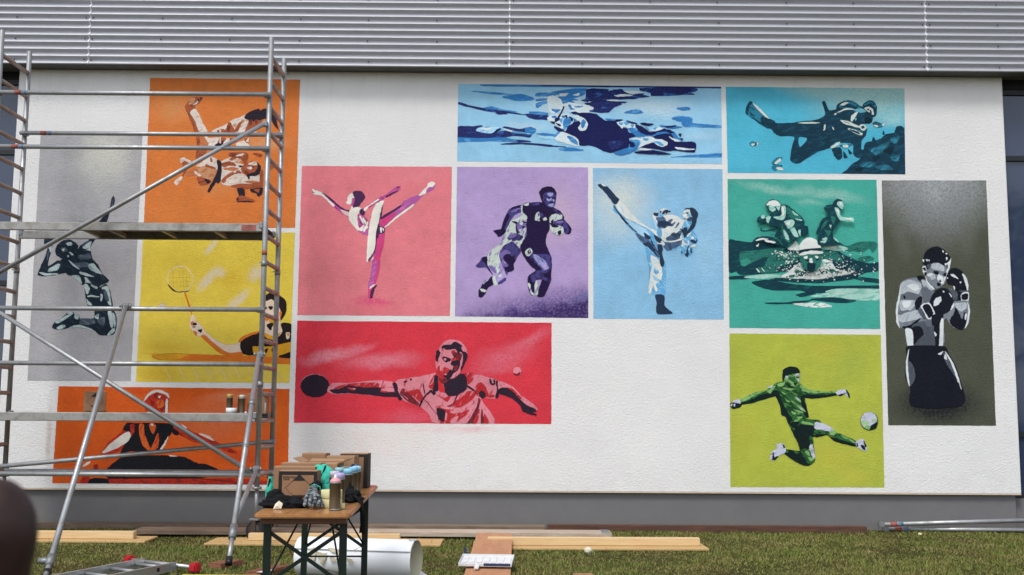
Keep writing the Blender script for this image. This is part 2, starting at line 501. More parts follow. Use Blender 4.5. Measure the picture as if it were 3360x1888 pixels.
# corrugated sheets: horizontal waves, one sheet between two joints
PITCH_W, AMP = 0.0846, 0.019
Zc0 = A(1680, 224, YC).z
NW = 20
seams = [A(294, 110, YC).x, A(1672, 110, YC).x, A(3038, 110, YC).x]
step = seams[2] - seams[1]
xs = [seams[0] - step] + seams + [seams[2] + step]
def sheet(x0, x1):
    n = NW * 12
    vs, fs = [], []
    for i in range(n + 1):
        z = Zc0 + PITCH_W * i / 12
        ph = 2 * math.pi * (i / 12) + 0.5
        y = YC - AMP * math.sin(ph) - 0.35 * AMP * math.sin(2 * ph) * 0.3
        vs += [(x0, y, z), (x1, y, z)]
    for i in range(n):
        fs.append((2 * i, 2 * i + 1, 2 * i + 3, 2 * i + 2))
    o = mesh('corrugated_sheet', vs, fs, M_CLAD, hall, True)
    return o
screw_me = None
for i in range(4):
    x0, x1 = xs[i] + 0.007, xs[i + 1] - 0.007
    sh = sheet(x0, x1)
    for r_ in range(0, 6):
        z = Zc0 + PITCH_W * (0.62 + 3 * r_)
        for q in range(7):
            x = x0 + 0.035 + (x1 - x0 - 0.07) * q / 6 + random.uniform(-0.01, 0.01) * (0 < q < 6)
            M = Matrix.Translation((x, YC - AMP * 0.55, z + random.uniform(-.003, .003))) @ Matrix.Rotation(R(90), 4, 'X')
            if screw_me is None:
                s = lathe('screw', [(0.004, 0.0), (0.011, 0.004), (0.011, 0.008), (0.006, 0.012), (0.002, 0.013)], M_SCREW, sh, 8, M)
                screw_me = s.data
            else:
                link(bpy.data.objects.new('screw', screw_me), sh, M)
for x in seams:
    n = NW * 12
    vs, fs = [], []
    for i in range(n + 1):
        z = Zc0 + PITCH_W * i / 12
        y = YC - AMP * math.sin(2 * math.pi * (i / 12) + 0.5) * 1.0 - 0.010
        vs += [(x - 0.008, y, z), (x + 0.008, y, z), (x - 0.008, y + 0.03, z), (x + 0.008, y + 0.03, z)]
    for i in range(n):
        for a, b in ((0, 1), (2, 0), (1, 3)):
            fs.append((4 * i + a, 4 * i + b, 4 * i + 4 + b, 4 * i + 4 + a))
    mesh('joint_strip', vs, fs, M_SEAM, hall)
slab('cladding_backing', XL - 5, XR + 5, YC + 0.045, YC + 0.10, Ztop + 0.052, Zc0 + NW * PITCH_W, M_DARK, hall)
slab('roof', XL - 5, XR + 5, YC - 0.05, YW + 8, Zc0 + NW * PITCH_W + 0.005, Zc0 + NW * PITCH_W + 0.10, M_SOFFIT, hall)
# window bands left and right of the white wall
YG = YW + 0.16
def window_band(x0, x1, zs, posts):
    fr = slab('window', x0, x1, YG + 0.03, YG + 0.06, Zbase - 0.06, Ztop + 0.02, M_DARK, hall)
    edges = sorted([x0, x1] + posts)
    for z in zs:
        slab('transom', x0, x1, YG - 0.03, YG + 0.028, z - 0.03, z + 0.03, M_FRAME, fr)
    for x in posts:
        slab('mullion', x - 0.035, x + 0.035, YG - 0.034, YG + 0.027, zs[0] + 0.031, zs[-1] - 0.031, M_FRAME, fr)
    slab('blind_box', x0, x1, YG - 0.05, YG + 0.026, zs[-1] + 0.031, Ztop + 0.02, M_DARK, fr)
    for i in range(len(edges) - 1):
        for k in range(len(zs) - 1):
            a, b = edges[i], edges[i + 1]
            slab('pane', a + 0.036, b - 0.036, YG + 0.004, YG + 0.02, zs[k] + 0.031, zs[k + 1] - 0.031, M_GLASS, fr)
zsL = [Zbase - 0.03, A(20, 930, YG).z, A(20, 501, YG).z, A(20, 272, YG).z]
zsR = [Zbase - 0.03, A(3340, 1425, YG).z, A(3340, 522, YG).z, A(3340, 306, YG).z]
window_band(XL - 4.8, XL - 0.002, zsL, [XL - 1.5, XL - 3.0])
window_band(XR + 0.002, XR + 4.8, zsR, [XR + 1.5, XR + 3.0])
# ================================================================ the painted panels on the wall
def crop(x0, y0, s):
    return lambda x, y: (x0 + x / s, y0 + y / s)
def smooth_poly(pts, sub=4, ten=0.38):
    n = len(pts); out = []
    for i in range(n):
        p0, p1, p2, p3 = (Vector(pts[(i + k - 1) % n]) for k in range(4))
        m1, m2 = (p2 - p0) * ten, (p3 - p1) * ten
        for j in range(sub):
            t = j / sub; t2, t3 = t * t, t * t * t
            out.append(p1 * (2 * t3 - 3 * t2 + 1) + m1 * (t3 - 2 * t2 + t) + p2 * (-2 * t3 + 3 * t2) + m2 * (t3 - t2))
    return out
LAYER = 0.00006
class Panel:
    def __init__(s, label, cr, quad, base, blobs=(), mottle=0.09, warp=0.10, palette=None):
        s.cr = cr; s.depth = 0; s.rim = 0.005; s.pal = palette or {}
        q = [A(*cr(*p), YW) for p in quad]
        c = sum(q, Vector()) / 4
        s.q = q
        zb = min(p.z for p in q)
        s.root = empty('mural_panel', (c.x, YW, zb), label, 'mural', 'sport pictures painted on the white wall')
        bl = []
        for (x, y, rx, ry, ang, hc, st, core) in blobs:
            o = A(*cr(x, y), YW); px = A(*cr(x + rx, y), YW); py = A(*cr(x, y + ry), YW)
            bl.append((o.x, o.z, abs(px.x - o.x), abs(py.z - o.z), ang, hc, st, core))
        s.mat = paint(base, bl, 'panel_paint', mottle, warp)
        rnd = random.Random(len(label))
        vs = []                                   # a slightly unsteady masked edge
        y0 = YW - 0.0016
        for i in range(4):
            a, b = q[i], q[(i + 1) % 4]
            n = 40
            for k in range(n):
                p = a.lerp(b, k / n)
                vs.append((p.x + rnd.uniform(-.0018, .0018), y0, p.z + rnd.uniform(-.0018, .0018)))
        mesh('background', vs, [tuple(range(len(vs)))], s.mat, s.root)
    def clip(s, x, z):                            # keep the strokes inside the masked panel
        a, b, c, d = s.q
        tz = (z - a.z) / (d.z - a.z)
        x = min(max(x, a.x + (d.x - a.x) * tz), b.x + (c.x - b.x) * tz)
        tx_ = (x - a.x) / (b.x - a.x)
        z = max(min(z, a.z + (b.z - a.z) * tx_), d.z + (c.z - d.z) * tx_)
        return x, z
    def part(s, name, text, cr=None, par=None):
        cr = cr or s.cr
        verts, faces, mi, mats, cov = [], [], [], [], []
        rnd = random.Random(len(name) * 31 + len(text))
        for line in text.strip().splitlines():
            line = line.strip()
            if not line: continue
            key, pts = line.split(':')
            hard = key.endswith('!'); key = key.rstrip('!').strip()
            pv = s.pal.get(key)
            m = s.mat if key == 'bg' else (paint(pv, mottle=0.16) if isinstance(pv, str) else paint(pv[0], mottle=0.16, brush=tuple(pv[1:])))
            if m not in mats: mats.append(m)
            for chunk in pts.split(';'):
                P = [tuple(float(c) for c in q.split(',')) for q in chunk.split()]
                if len(P) < 3: continue
                if len(P) == 3 and P[2][0] < 0:
                    continue
                s.depth += 1
                y = YW - 0.0020 - LAYER * s.depth
                W3 = [A(*cr(*p), YW) for p in P]
                Q = [(p.x, p.z) for p in W3]
                S = [Vector(p) for p in Q] if hard else smooth_poly(Q)
                b0 = len(verts)
                for p in S:
                    jx = 0.0045 * noise.noise(Vector((p.x * 38, p.y * 38, 1.0))) + rnd.uniform(-.0025, .0025)
                    jz = 0.0045 * noise.noise(Vector((p.x * 38, p.y * 38, 7.0))) + rnd.uniform(-.0025, .0025)
                    cx, cz = s.clip(p.x + jx, p.y + jz)
                    verts.append((cx, y, cz)); cov.append(1.0)
                ar = sum(S[i].x * S[(i + 1) % len(S)].y - S[(i + 1) % len(S)].x * S[i].y for i in range(len(S)))
                idx = list(range(b0, len(verts)))
                if ar < 0: idx.reverse()
                faces.append(tuple(idx)); mi.append(mats.index(m))
                if key == 'bg' or hard or name in ('splash', 'racket', 'floor_line'): continue
                n = len(idx); r0 = len(verts)       # rim of thin overspray around the stroke
                for k in range(n):
                    a, b, c = verts[idx[k - 1]], verts[idx[k]], verts[idx[(k + 1) % n]]
                    d = Vector((c[0] - a[0], c[2] - a[2]))
                    d = d.normalized() if d.length > 1e-7 else Vector((1, 0))
                    cx, cz = s.clip(b[0] + d.y * s.rim, b[2] - d.x * s.rim)
                    verts.append((cx, y, cz)); cov.append(0.0)
                for k in range(n):
                    q = (idx[k], r0 + k, r0 + (k + 1) % n, idx[(k + 1) % n])
                    faces.append(q); mi.append(mats.index(m))
        o = mesh(name, verts, faces, mats, par or s.root, False, mi)
        o.data.attributes.new('cover', 'FLOAT', 'POINT').data.foreach_set('value', cov)
        return o
def ell(cx, cy, rx, ry, n=20, a=0.0):
    return ' '.join('%.0f,%.0f' % (cx + rx * math.cos(t) * math.cos(a) - ry * math.sin(t) * math.sin(a), cy + rx * math.cos(t) * math.sin(a) + ry * math.sin(t) * math.cos(a)) for t in [2 * math.pi * i / n for i in range(n)])
def dots(n, box_, size, seed, flat=0.6):
    r = random.Random(seed); out = []
    for _ in range(n):
        x, y = r.gauss((box_[0] + box_[2]) / 2, (box_[2] - box_[0]) / 4.2), r.gauss((box_[1] + box_[3]) / 2, (box_[3] - box_[1]) / 4.2)
        if not (box_[0] < x < box_[2] and box_[1] < y < box_[3]): continue
        a = size * r.uniform(0.4, 1.3); b = a * flat * r.uniform(0.6, 1.4); k = r.uniform(-.5, .5)
        out.append('%.0f,%.0f %.0f,%.0f %.0f,%.0f %.0f,%.0f' % (x - a, y + k * a, x, y - b, x + a, y - k * a, x + r.uniform(-3, 3), y + b))
    return ';'.join(out)

# ---- dancer
p = Panel('pink mural square with a ballet dancer raising one leg', crop(960, 530, 2.783),
          [(85, 42), (1455, 50), (1437, 1412), (43, 1405)], 'D5757E',
          [(740, 1285, 250, 62, 0, 'CC3F70', 0.85, 0.1), (700, 1350, 420, 90, 0, 'D0606F', 0.5, 0.0), (1150, 130, 420, 120, 8, 'DB8A92', 0.4, 0)],
          palette=dict(w='DDD8CE', m=('B64A8C','7A2F6E',-50,0.25), h=('CC3C77','B0407F',80,0.3), d='43204A', p=('A9559C','C765A4',30,0.3), l='D9B3B4'))
p.part('figure', '''
m: 190,258 230,268 275,290 340,330 400,385 450,430 525,455 520,505 480,490 430,460 370,410 310,350 265,305 225,300 190,295 184,285
w: 184,252 205,262 225,268 272,290 300,325 345,365 382,400 370,412 312,355 262,312 222,305 186,296 205,285 186,275
d: 270,286 345,335 400,383 455,428 527,453 522,464 450,440 395,395 340,345
l: 440,440 520,470 515,500 470,480
w: 556,288 530,298 503,328 506,350 490,375 507,390 530,393 540,415 525,455 570,470 570,330
m: 545,345 560,335 570,350 555,385 540,380;530,395 560,390 565,430 545,410
d: 553,282 590,272 632,280 655,305 659,335 640,365 622,385 605,410 588,420 570,437 556,425 560,385 572,350 560,320
w: 520,455 560,425 600,420 645,435 605,470 590,500 600,560 690,600 702,660 650,655 600,632 560,592 530,555 514,505
m: 600,490 640,495 690,545 708,600 697,658 640,640 668,560 612,605 595,540
w: 612,505 622,500 650,560 642,568;640,520 650,515 672,560 662,570;665,590 690,600 650,640 640,625;680,555 690,560 660,640 652,630
p: 600,632 650,645 695,660 690,668 640,660
d: 612,458 638,430 662,446 656,492 630,487
m: 640,437 720,385 790,335 850,305 890,278 920,250 958,233 985,238 960,250 985,256 955,268 940,280 900,300 850,330 800,360 730,405 660,447
w: 655,430 720,388 785,342 775,362 705,405 662,452
d: 855,318 905,290 940,278 970,268 930,290 860,330;950,235 985,232 960,242
w: 770,380 832,362 820,400 805,470 800,540 785,610 770,660 765,760 745,830 690,915 678,900 682,800 690,690 700,610 715,530 740,440
d: 824,395 815,480 806,560 788,620 785,680 775,740 757,800 745,850 704,910 692,898 735,840 758,770 764,660 786,570 803,480
m: 704,908 746,842 762,872 730,893
w: 712,905 745,868 752,878 726,898
p: 808,520 870,480 980,415 1010,375 1080,335 1170,300 1230,270 1300,210 1285,255 1240,280 1180,320 1110,385 1030,430 950,495 870,580 835,612 803,600
h: 806,522 890,490 945,468 900,548 838,612 798,602
d: 808,512 870,472 988,403 978,422 900,475 815,527
w: 1158,302 1222,238 1240,200 1280,187 1302,203 1275,235 1235,240 1215,292 1165,312
p: 1232,248 1270,238 1252,268 1222,280
w: 838,606 870,572 950,502 1040,437 1110,390 1080,427 960,512 880,580
h: 783,680 838,645 830,760 806,850 797,900 797,970 777,1050 752,1125 768,1138 742,1160 717,1247 695,1240 695,1150 715,1050 730,940 745,870 765,790
p: 735,920 767,900 768,980 748,1060 738,1130 700,1165 696,1120 716,1050 728,960
w: 700,1165 720,1138 752,1122 748,1134 722,1152
d: 768,1133 748,1165 728,1242 712,1242 716,1190 736,1155
d: 768,630 800,598 842,608 832,652 790,665 776,705
w: 800,610 812,605 815,645 805,650;822,612 830,612 830,640
''')

# ---- rugby
p = Panel('lavender mural panel with two rugby players, the front one running', crop(1480, 530, 2.783),
          [(55, 50), (1250, 55), (1253, 1432), (35, 1415)], 'A791BF',
          [(980, 480, 330, 460, 0, 'C0A5B8', 0.75, 0.0), (1000, 1460, 1250, 400, 6, '4A3878', 0.95, 0.3), (1150, 1450, 900, 230, 6, '2B1A55', 1.0, 0.45), (600, 1440, 700, 100, 0, '3A2768', 0.95, 0.3), (1260, 1240, 300, 60, 12, '5F6396', 0.6, 0.0)],
          palette=dict(g=('BAC5BD','7A6FA0',60,0.26), d='20123A', i=('3E3874','241846',60,0.35), m=('6F5F9C','3A3068',30,0.3), l=('A391C2','7F6CA8',60,0.3), h=('8E93C4','5A5690',120,0.35), f='8E93C4'))
cR = crop(1550, 600, 3.617)
p.part('tackled_figure', '''
g: 580,350 640,370 652,440 602,450 642,500 622,560 642,600 600,690 570,762 540,762 500,702 470,690 420,730 380,742 330,792 318,860 330,930 340,1040 352,1102 310,1122 270,1062 200,992 173,970 178,880 208,820 260,768 330,728 358,660 398,580 428,500 480,438 540,418
l: 470,422 540,368 582,370 562,402 500,432
m: 520,490 560,470 622,478 642,520 570,540 602,560 540,602 518,560
g: 560,470 600,475 590,500 565,495;555,560 600,550 610,590 570,590
d: 468,458 532,470 522,492 490,475;518,500 542,600 525,590;600,460 640,470 610,478;590,520 630,530 600,540
i: 418,652 500,600 560,620 602,640 570,682 490,692 440,682
m: 430,640 500,605 530,630 450,660
g: 398,722 462,680 462,712 420,735;590,690 630,600 620,660 575,760 560,720;505,700 540,690 560,715
i: 378,752 470,700 540,760 572,820 540,872 500,942 482,962 492,1022 470,1052 420,1062 410,1097 380,1032 350,962 328,900 328,830
m: 330,842 380,800 452,820 450,842 390,852 360,900 400,950 422,992 370,992 340,932
l: 380,870 420,872 410,892 388,892;360,930 400,950 390,965
d: 370,872 420,850 500,900 482,982 492,1022 420,1062 390,1012 440,982 390,922
l: 198,985 260,1000 300,1062 320,1000 330,958 370,1040 402,1092 392,1152 340,1192 290,1192 258,1112
m: 200,990 250,1010 280,1070 240,1050
g: 268,960 300,1000 346,1092 340,1117 310,1112 290,1052
i: 392,1130 392,1162 350,1192 300,1207 310,1180
d: 238,1118 250,1202 190,1242 160,1282 150,1322 110,1362 78,1350 73,1280 100,1248 120,1200 180,1168 215,1130
g: 243,1103 270,1110 280,1170 307,1212 265,1217 243,1160;98,1258 162,1280 150,1297 110,1287;128,1172 180,1153 130,1202
i: 43,985 90,940 120,888 172,883 177,980 240,1092 200,1042 150,1002 80,1007
d: 110,900 150,885 175,900 170,980 140,940;180,985 240,1092 200,1040
''', cR)
p.part('figure', '''
i: 602,268 500,288 430,328 388,410 358,490 338,550 258,575 290,612 315,642 372,612 397,560 440,470 500,380 580,350 612,330
d: 602,266 500,283 435,322 500,302 580,290;253,575 340,553 397,568 380,602 315,642 288,612;388,410 420,370 440,400 400,480 380,540 345,560
m: 450,330 560,300 570,320 480,350
g: 578,280 606,275 617,347 588,352
d: 600,270 660,240 830,235 950,290 1040,340 1087,410 1060,450 920,400 915,550 880,620 868,720 900,800 935,900 937,1040 922,1180 852,1347 768,1342 800,1232 825,1150 760,1160 750,1242 745,1337 700,1332 668,1262 658,1130 690,1088 752,1040 700,992 640,922 600,852 568,770 600,700 642,620 642,480 652,400 600,350
g: 613,260 667,240 665,267 630,272
i: 690,245 800,240 780,265 720,270;960,310 1030,350 1060,400 1000,360
i: 668,882 740,850 850,850 920,868 932,1000 902,1062 850,1102 932,1120 920,1182 830,1150 760,1130 720,1090 760,1050 830,1030 760,962
d: 850,1080 930,1100 925,1130 860,1120
h: 713,860 760,858 830,908 872,940 907,1012 850,1037 800,992 760,932
l: 820,960 860,950 890,1010 850,1020
i: 688,1100 722,1090 762,1160 720,1182
g: 663,1198 688,1210 700,1290 740,1312 740,1220 762,1158 777,1250 770,1332 720,1337 688,1302;628,820 680,778 717,820 700,852 650,872
d: 660,800 672,830 660,850;685,790 690,830 680,845
g: 743,440 758,370 790,348 802,400 790,438 802,452 770,452;838,430 870,413 887,440 850,447
i: 800,360 852,380 840,422 805,400;775,375 790,365 785,400
d: 793,120 820,75 880,48 940,53 987,100 992,160 982,240 962,282 920,292 870,272 830,222
i: 848,130 930,108 982,130 982,220 967,277 920,292 870,262 838,200
f: 888,130 952,125 952,150 920,162;878,190 922,200 900,222;926,175 942,200 930,217;900,265 962,245 952,287;955,200 975,205 965,225
d: 893,178 930,176 915,186;948,180 980,184 962,192;928,240 957,237 945,248
''', cR)
p.part('ball', '''
g: 918,440 940,388 1000,373 1052,395 1062,430 990,450 1082,500 1087,570 1062,612 1020,627 970,602 928,552
i: 918,490 990,453 1080,440 1122,480 1167,540 1162,592 1130,607 1093,592 1070,520 990,502
d: 918,480 980,500 1022,520 960,532;1018,580 1046,568 1052,602 1020,622;1122,480 1170,540 1162,597 1130,607 1150,560;930,460 960,440 950,480
m: 990,465 1070,455 1080,475 1010,482
g: 1045,380 1068,385 1065,410
''', cR)

# ---- taekwondo
p = Panel('light blue mural panel with a martial artist kicking a leg high', crop(1930, 530, 2.73),
          [(42, 60), (1202, 70), (1215, 1417), (47, 1410)], '82B2D2',
          [(290, 330, 420, 340, 0, 'CDD0C4', 0.95, 0.0), (250, 560, 420, 320, 0, 'B5C8CE', 0.8, 0.0), (1080, 800, 240, 420, 0, '9CC2DA', 0.5, 0.0)],
          palette=dict(w=('CFD2CE','B4CBD6',-50,0.25), b=('5A9CC8','8FBFDA',-50,0.30), d='22344C', s=('475F80','22344C',-40,0.4), l='9CC3DC'))
p.part('figure', '''
w: 275,345 340,400 400,480 480,555 600,620 645,640 655,700 645,880 600,840 520,760 430,640 310,500 250,402 240,380
b: 235,392 290,470 350,520 420,550 520,600 600,662 622,780 642,882 560,800 500,742 430,652 350,572 290,492 226,440
l: 330,520 420,560 520,610 560,690 470,660 400,600
d: 225,395 262,440 300,490 360,560 345,560 285,492;360,570 430,630 420,632;500,640 560,680 540,700 510,680
s: 428,645 500,682 560,720 600,762 642,872 560,790 490,732 450,692
d: 490,735 560,740 620,860 590,815 530,770;560,690 590,760 575,750
d: 88,212 140,205 190,248 245,310 278,345 240,387 200,340 160,290 125,250
w: 118,205 140,200 160,225 140,222
b: 520,760 600,840 682,900 692,960 692,1100 682,1202 600,1197 543,1190 545,1080 545,950 523,830
w: 560,840 650,900 662,960 652,1060 602,1100 622,1150 605,1165 575,1100 552,1190 540,1150 560,1000 570,930
b: 590,960 640,990 600,1010;580,1020 640,1070 600,1060
w: 630,975 662,985 640,1005;560,1095 580,1100 556,1185 542,1180
d: 602,1195 680,1205 682,1290 720,1330 754,1364 625,1367 610,1320 615,1260
''')
cK = crop(2100, 670, 6.576)
p.part('figure_body', '''
w: 283,190 310,178 400,185 450,238 520,250 600,233 700,238 820,273 900,338 1012,350 960,402 900,542 870,602 900,742 760,802 600,812 480,722 370,642 348,560 348,480 288,330
b: 368,530 452,520 472,700 430,742 378,662
l: 290,330 350,400 350,520 300,420
s: 345,300 410,288 500,278 542,330 560,370 610,370 640,338 692,328 702,350 660,402 700,432 762,378 742,432 690,482 620,470 560,502 520,522 480,520 400,512 368,460 380,380
d: 400,400 500,370 600,400 680,450 600,450 500,480 410,490
s: 830,398 842,430 790,502 753,527 780,480
s: 558,742 650,690 670,650 740,608 770,640 850,588 892,610 862,702 830,762 740,792 600,802
w: 540,560 600,600 560,700 530,720 545,640
s: 528,830 640,830 760,820 912,760 902,882 760,952 600,1012 540,962 508,900
b: 902,882 760,955 620,1012 720,990 890,925
w: 453,703 490,718 550,788 620,803 740,793 830,763 922,738 927,757 820,797 700,822 560,814 488,772
d: 308,670 400,720 462,760 472,822 400,832 348,782;383,870 462,890 492,970 472,1062 502,1190 522,1292 495,1352 450,1332 430,1232 430,1130 388,1040
w: 458,800 532,850 510,892 468,862
d: 298,190 392,195 397,230 360,272 308,240
b: 400,220 450,203 492,260 410,287
w: 438,130 500,98 580,108 642,140 652,182 600,202 480,217 448,180
d: 498,160 560,123 632,145 655,175 580,192 565,217 540,187 515,212 478,210;440,150 460,160 455,190 440,185
w: 928,220 950,170 970,120 1020,93 1082,120 1092,190 1082,262 1020,332 958,327 926,250
b: 960,390 1040,318 1122,298 1112,382 1060,482 1010,512 900,542 940,432
s: 1010,330 1100,280 1160,300 1130,350 1050,370
d: 983,193 1052,188 1012,217;960,308 992,320 965,325;940,205 955,200 950,225
b: 1030,215 1080,220 1060,280 1030,260
d: 958,130 1000,93 1060,88 1110,78 1182,110 1232,170 1247,250 1212,360 1202,430 1150,532 1090,592 1030,642 1018,612 1060,530 1110,440 1130,350 1150,290 1110,250 1090,190 1070,120 1010,110
d: 862,540 920,550 960,508 1012,520 1022,640 1022,742 960,752 943,682 910,602
b: 1018,692 1110,588 1162,610 1222,720 1232,800 1202,852 1192,902 1130,932 1142,1032 1090,1092 1010,1132 950,1102 888,1062 900,980 910,880 930,760
w: 1018,680 1102,598 1085,642 1030,702;1098,740 1140,698 1162,742 1120,762;918,780 962,850 905,922 898,870;1098,900 1202,873 1182,912 1120,932;1038,780 1062,862 1030,852;928,850 1052,878 1040,892 938,872
d: 1088,790 1130,768 1210,808 1222,758 1237,800 1190,847 1130,832;1028,920 1052,898 1030,1010 1052,1080 1020,1137 968,1100 1000,1040;1083,980 1102,968 1122,1030 1100,1047;888,1030 912,1040 905,1067
''', cK)

# ---- triathlon
p = Panel('sea green mural square with cyclist, runner and swimmer in splashing water', crop(2370, 570, 2.783),
          [(47, 50), (1408, 57), (1443, 1420), (65, 1410)], '3C9E8F',
          [(500, 140, 520, 60, -10, 'A5C4BC', 0.6, 0.0), (1000, 190, 480, 80, -10, '9FC1B8', 0.6, 0.0), (800, 270, 200, 50, -5, '9DBFB6', 0.5, 0.0), (1180, 770, 260, 60, 0, '257C6E', 0.6, 0)],
          palette=dict(d=('0D3742','154E52',10,0.24), k='0A2A36', m=('1D6A60','125049',12,0.3), w=('CBD2CE','5FA596',20,0.3), p=('9CC6BB','74B0A2',10,0.3), g='2E8474', c='D0D6D2'))
p.part('water', '''
d: 390,1182 600,1175 825,1155 700,1187 450,1192;670,1108 780,1085 852,1095 800,1110 720,1127;800,1150 1000,1133 1225,1160 1080,1182
p: 955,1090 1100,1075 1432,1080 1432,1152 1230,1155 1050,1128 800,1122
w: 640,1190 900,1180 1002,1217 830,1222;980,1095 1150,1080 1250,1086 1100,1100
''')
cQ = crop(2390, 640, 2.556)
p.part('water', '''
d: 0,390 60,383 190,400 240,368 330,363 420,400 490,450 600,480 600,500 760,480 850,458 930,478 1000,518 1100,558 1180,575 1262,568 1262,637 1180,647 1100,672 1060,702 930,722 780,737 600,737 420,722 330,717 420,692 520,642 300,662 100,670 68,642 3,642
m: 100,480 200,468 380,448 482,450 400,502 250,542 130,602 98,570;358,500 470,478 592,500 560,562 420,602 298,622;768,480 900,478 962,562 860,542 780,532;250,612 350,600 422,642 280,652;938,410 1000,428 1100,398 1200,393 1244,410 1236,452 1210,482 1180,452 1120,482 1060,472 990,472;1088,530 1180,513 1222,545 1120,562
g: 100,560 150,530 190,560 130,600;420,510 500,500 480,540
p: 758,430 850,423 960,433 1002,455 920,467 790,452
c: 498,457 540,420 560,383 577,410 602,462;828,430 912,433 890,452
d: 0,690 100,678 222,690 140,707 0,707;198,735 320,713 480,740 640,760 850,765 1264,762 1264,787 1000,787 850,802 840,820 680,820 600,802 400,802 278,775;1058,700 1150,693 1264,710 1264,737 1150,727
p: 128,690 300,668 400,670 482,685 300,702;840,802 960,787 1264,792 1264,822 840,822
c: 438,692 500,648 560,598 602,568 612,610 650,642 700,652 740,642 760,558 800,543 862,558 902,620 980,640 1062,638 1000,667 880,682 760,707 620,702
m: 558,642 620,630 652,662 600,682;848,620 922,642 870,662;480,690 560,670 540,695;760,640 800,620 790,670
p: 600,590 640,620 600,640;780,560 830,570 800,610
''', cQ)
tag(p.part('splash', 'm: ' + dots(60, (420, 560, 1080, 700), 10, 9) + '\nc: ' + dots(330, (300, 470, 1230, 745), 6.5, 5) + '\nc: ' + dots(90, (460, 540, 1000, 700), 9, 12) + '\nd: ' + dots(90, (430, 560, 1120, 710), 7, 21) + '\nc: ' + dots(50, (320, 465, 620, 530), 7, 31) + '\nc: 228,625 238,625 258,652 248,652;270,620 278,620 300,645 292,645;330,610 340,612 355,630', cQ), kind='stuff')
p.part('swimmer', '''
m: 593,510 762,505 772,562 752,612 700,647 660,642 618,602
c: 588,442 600,408 640,373 680,363 722,380 752,415 762,452 680,472 600,467
k: 593,466 759,452 759,471 610,492
c: 588,502 640,482 700,473 777,480 772,497 660,500 600,512;673,545 690,538 702,592 680,587;622,525 657,518 645,542;718,520 747,518 735,537
k: 638,545 672,550 655,562;653,580 722,580 707,642 663,642;725,545 755,540 740,556
''', cQ)
p.part('cyclist', '''
d: 198,402 230,363 300,353 380,368 422,402 400,422 300,382 240,387;383,360 410,298 440,330 497,432 460,432 430,362;266,280 280,302 320,300 370,285 412,288 370,302 300,312 268,307
c: 223,387 270,368 330,375 270,380;303,385 382,400 375,412 308,395;228,432 252,413 240,437
d: 306,95 330,58 370,45 412,55 432,90 470,86 512,110 560,150 602,185 627,220 627,260 657,270 662,310 650,342 620,347 600,322 570,372 520,402 488,352 480,302 440,292 400,272 350,262 310,237 270,242 238,237 238,203 270,178 320,185 345,168 370,180 350,142 323,125
c: 313,90 340,60 380,50 412,65 427,95 380,102 338,92
p: 338,95 375,105 387,130 360,147 333,120;395,105 427,100 415,137;438,105 467,100 474,170 450,212 400,207 373,190 430,185 445,150;463,230 530,213 547,245 505,292 478,260;513,300 545,278 577,352 545,352;578,310 597,298 595,352;270,180 300,180 290,205 268,200
m: 480,110 520,130 602,190 590,207 498,190;438,260 470,300 512,402 480,392 448,342
p: 528,140 582,180 545,172;548,205 612,213 600,222;455,300 490,340 500,385 475,370;310,190 345,185 330,240 315,230
c: 440,110 455,108 460,160 445,180;475,240 515,225 500,265
''', cQ)
p.part('runner', '''
d: 878,60 905,40 940,50 957,80 947,110 925,127 903,110 915,160 932,200 907,250 880,282 865,322 870,362 900,395 942,422 760,427 743,380 760,320 790,280 820,250 830,190 820,150 793,120 815,93 860,88
d: 832,188 780,208 748,270 730,320 740,342 762,302 790,242 837,212
p: 913,62 945,63 957,90 947,122 920,107 903,85
p: 883,115 915,123 932,180 960,195 1037,198 1037,227 960,224 918,207
p: 778,375 817,363 812,392;758,397 812,385 800,407;868,360 907,385 912,402;838,258 852,258 850,287
c: 920,66 942,70 935,95;895,125 912,132 918,170;970,202 1030,204 1020,216
m: 850,180 890,200 870,250;800,300 850,310 830,350
''', cQ)

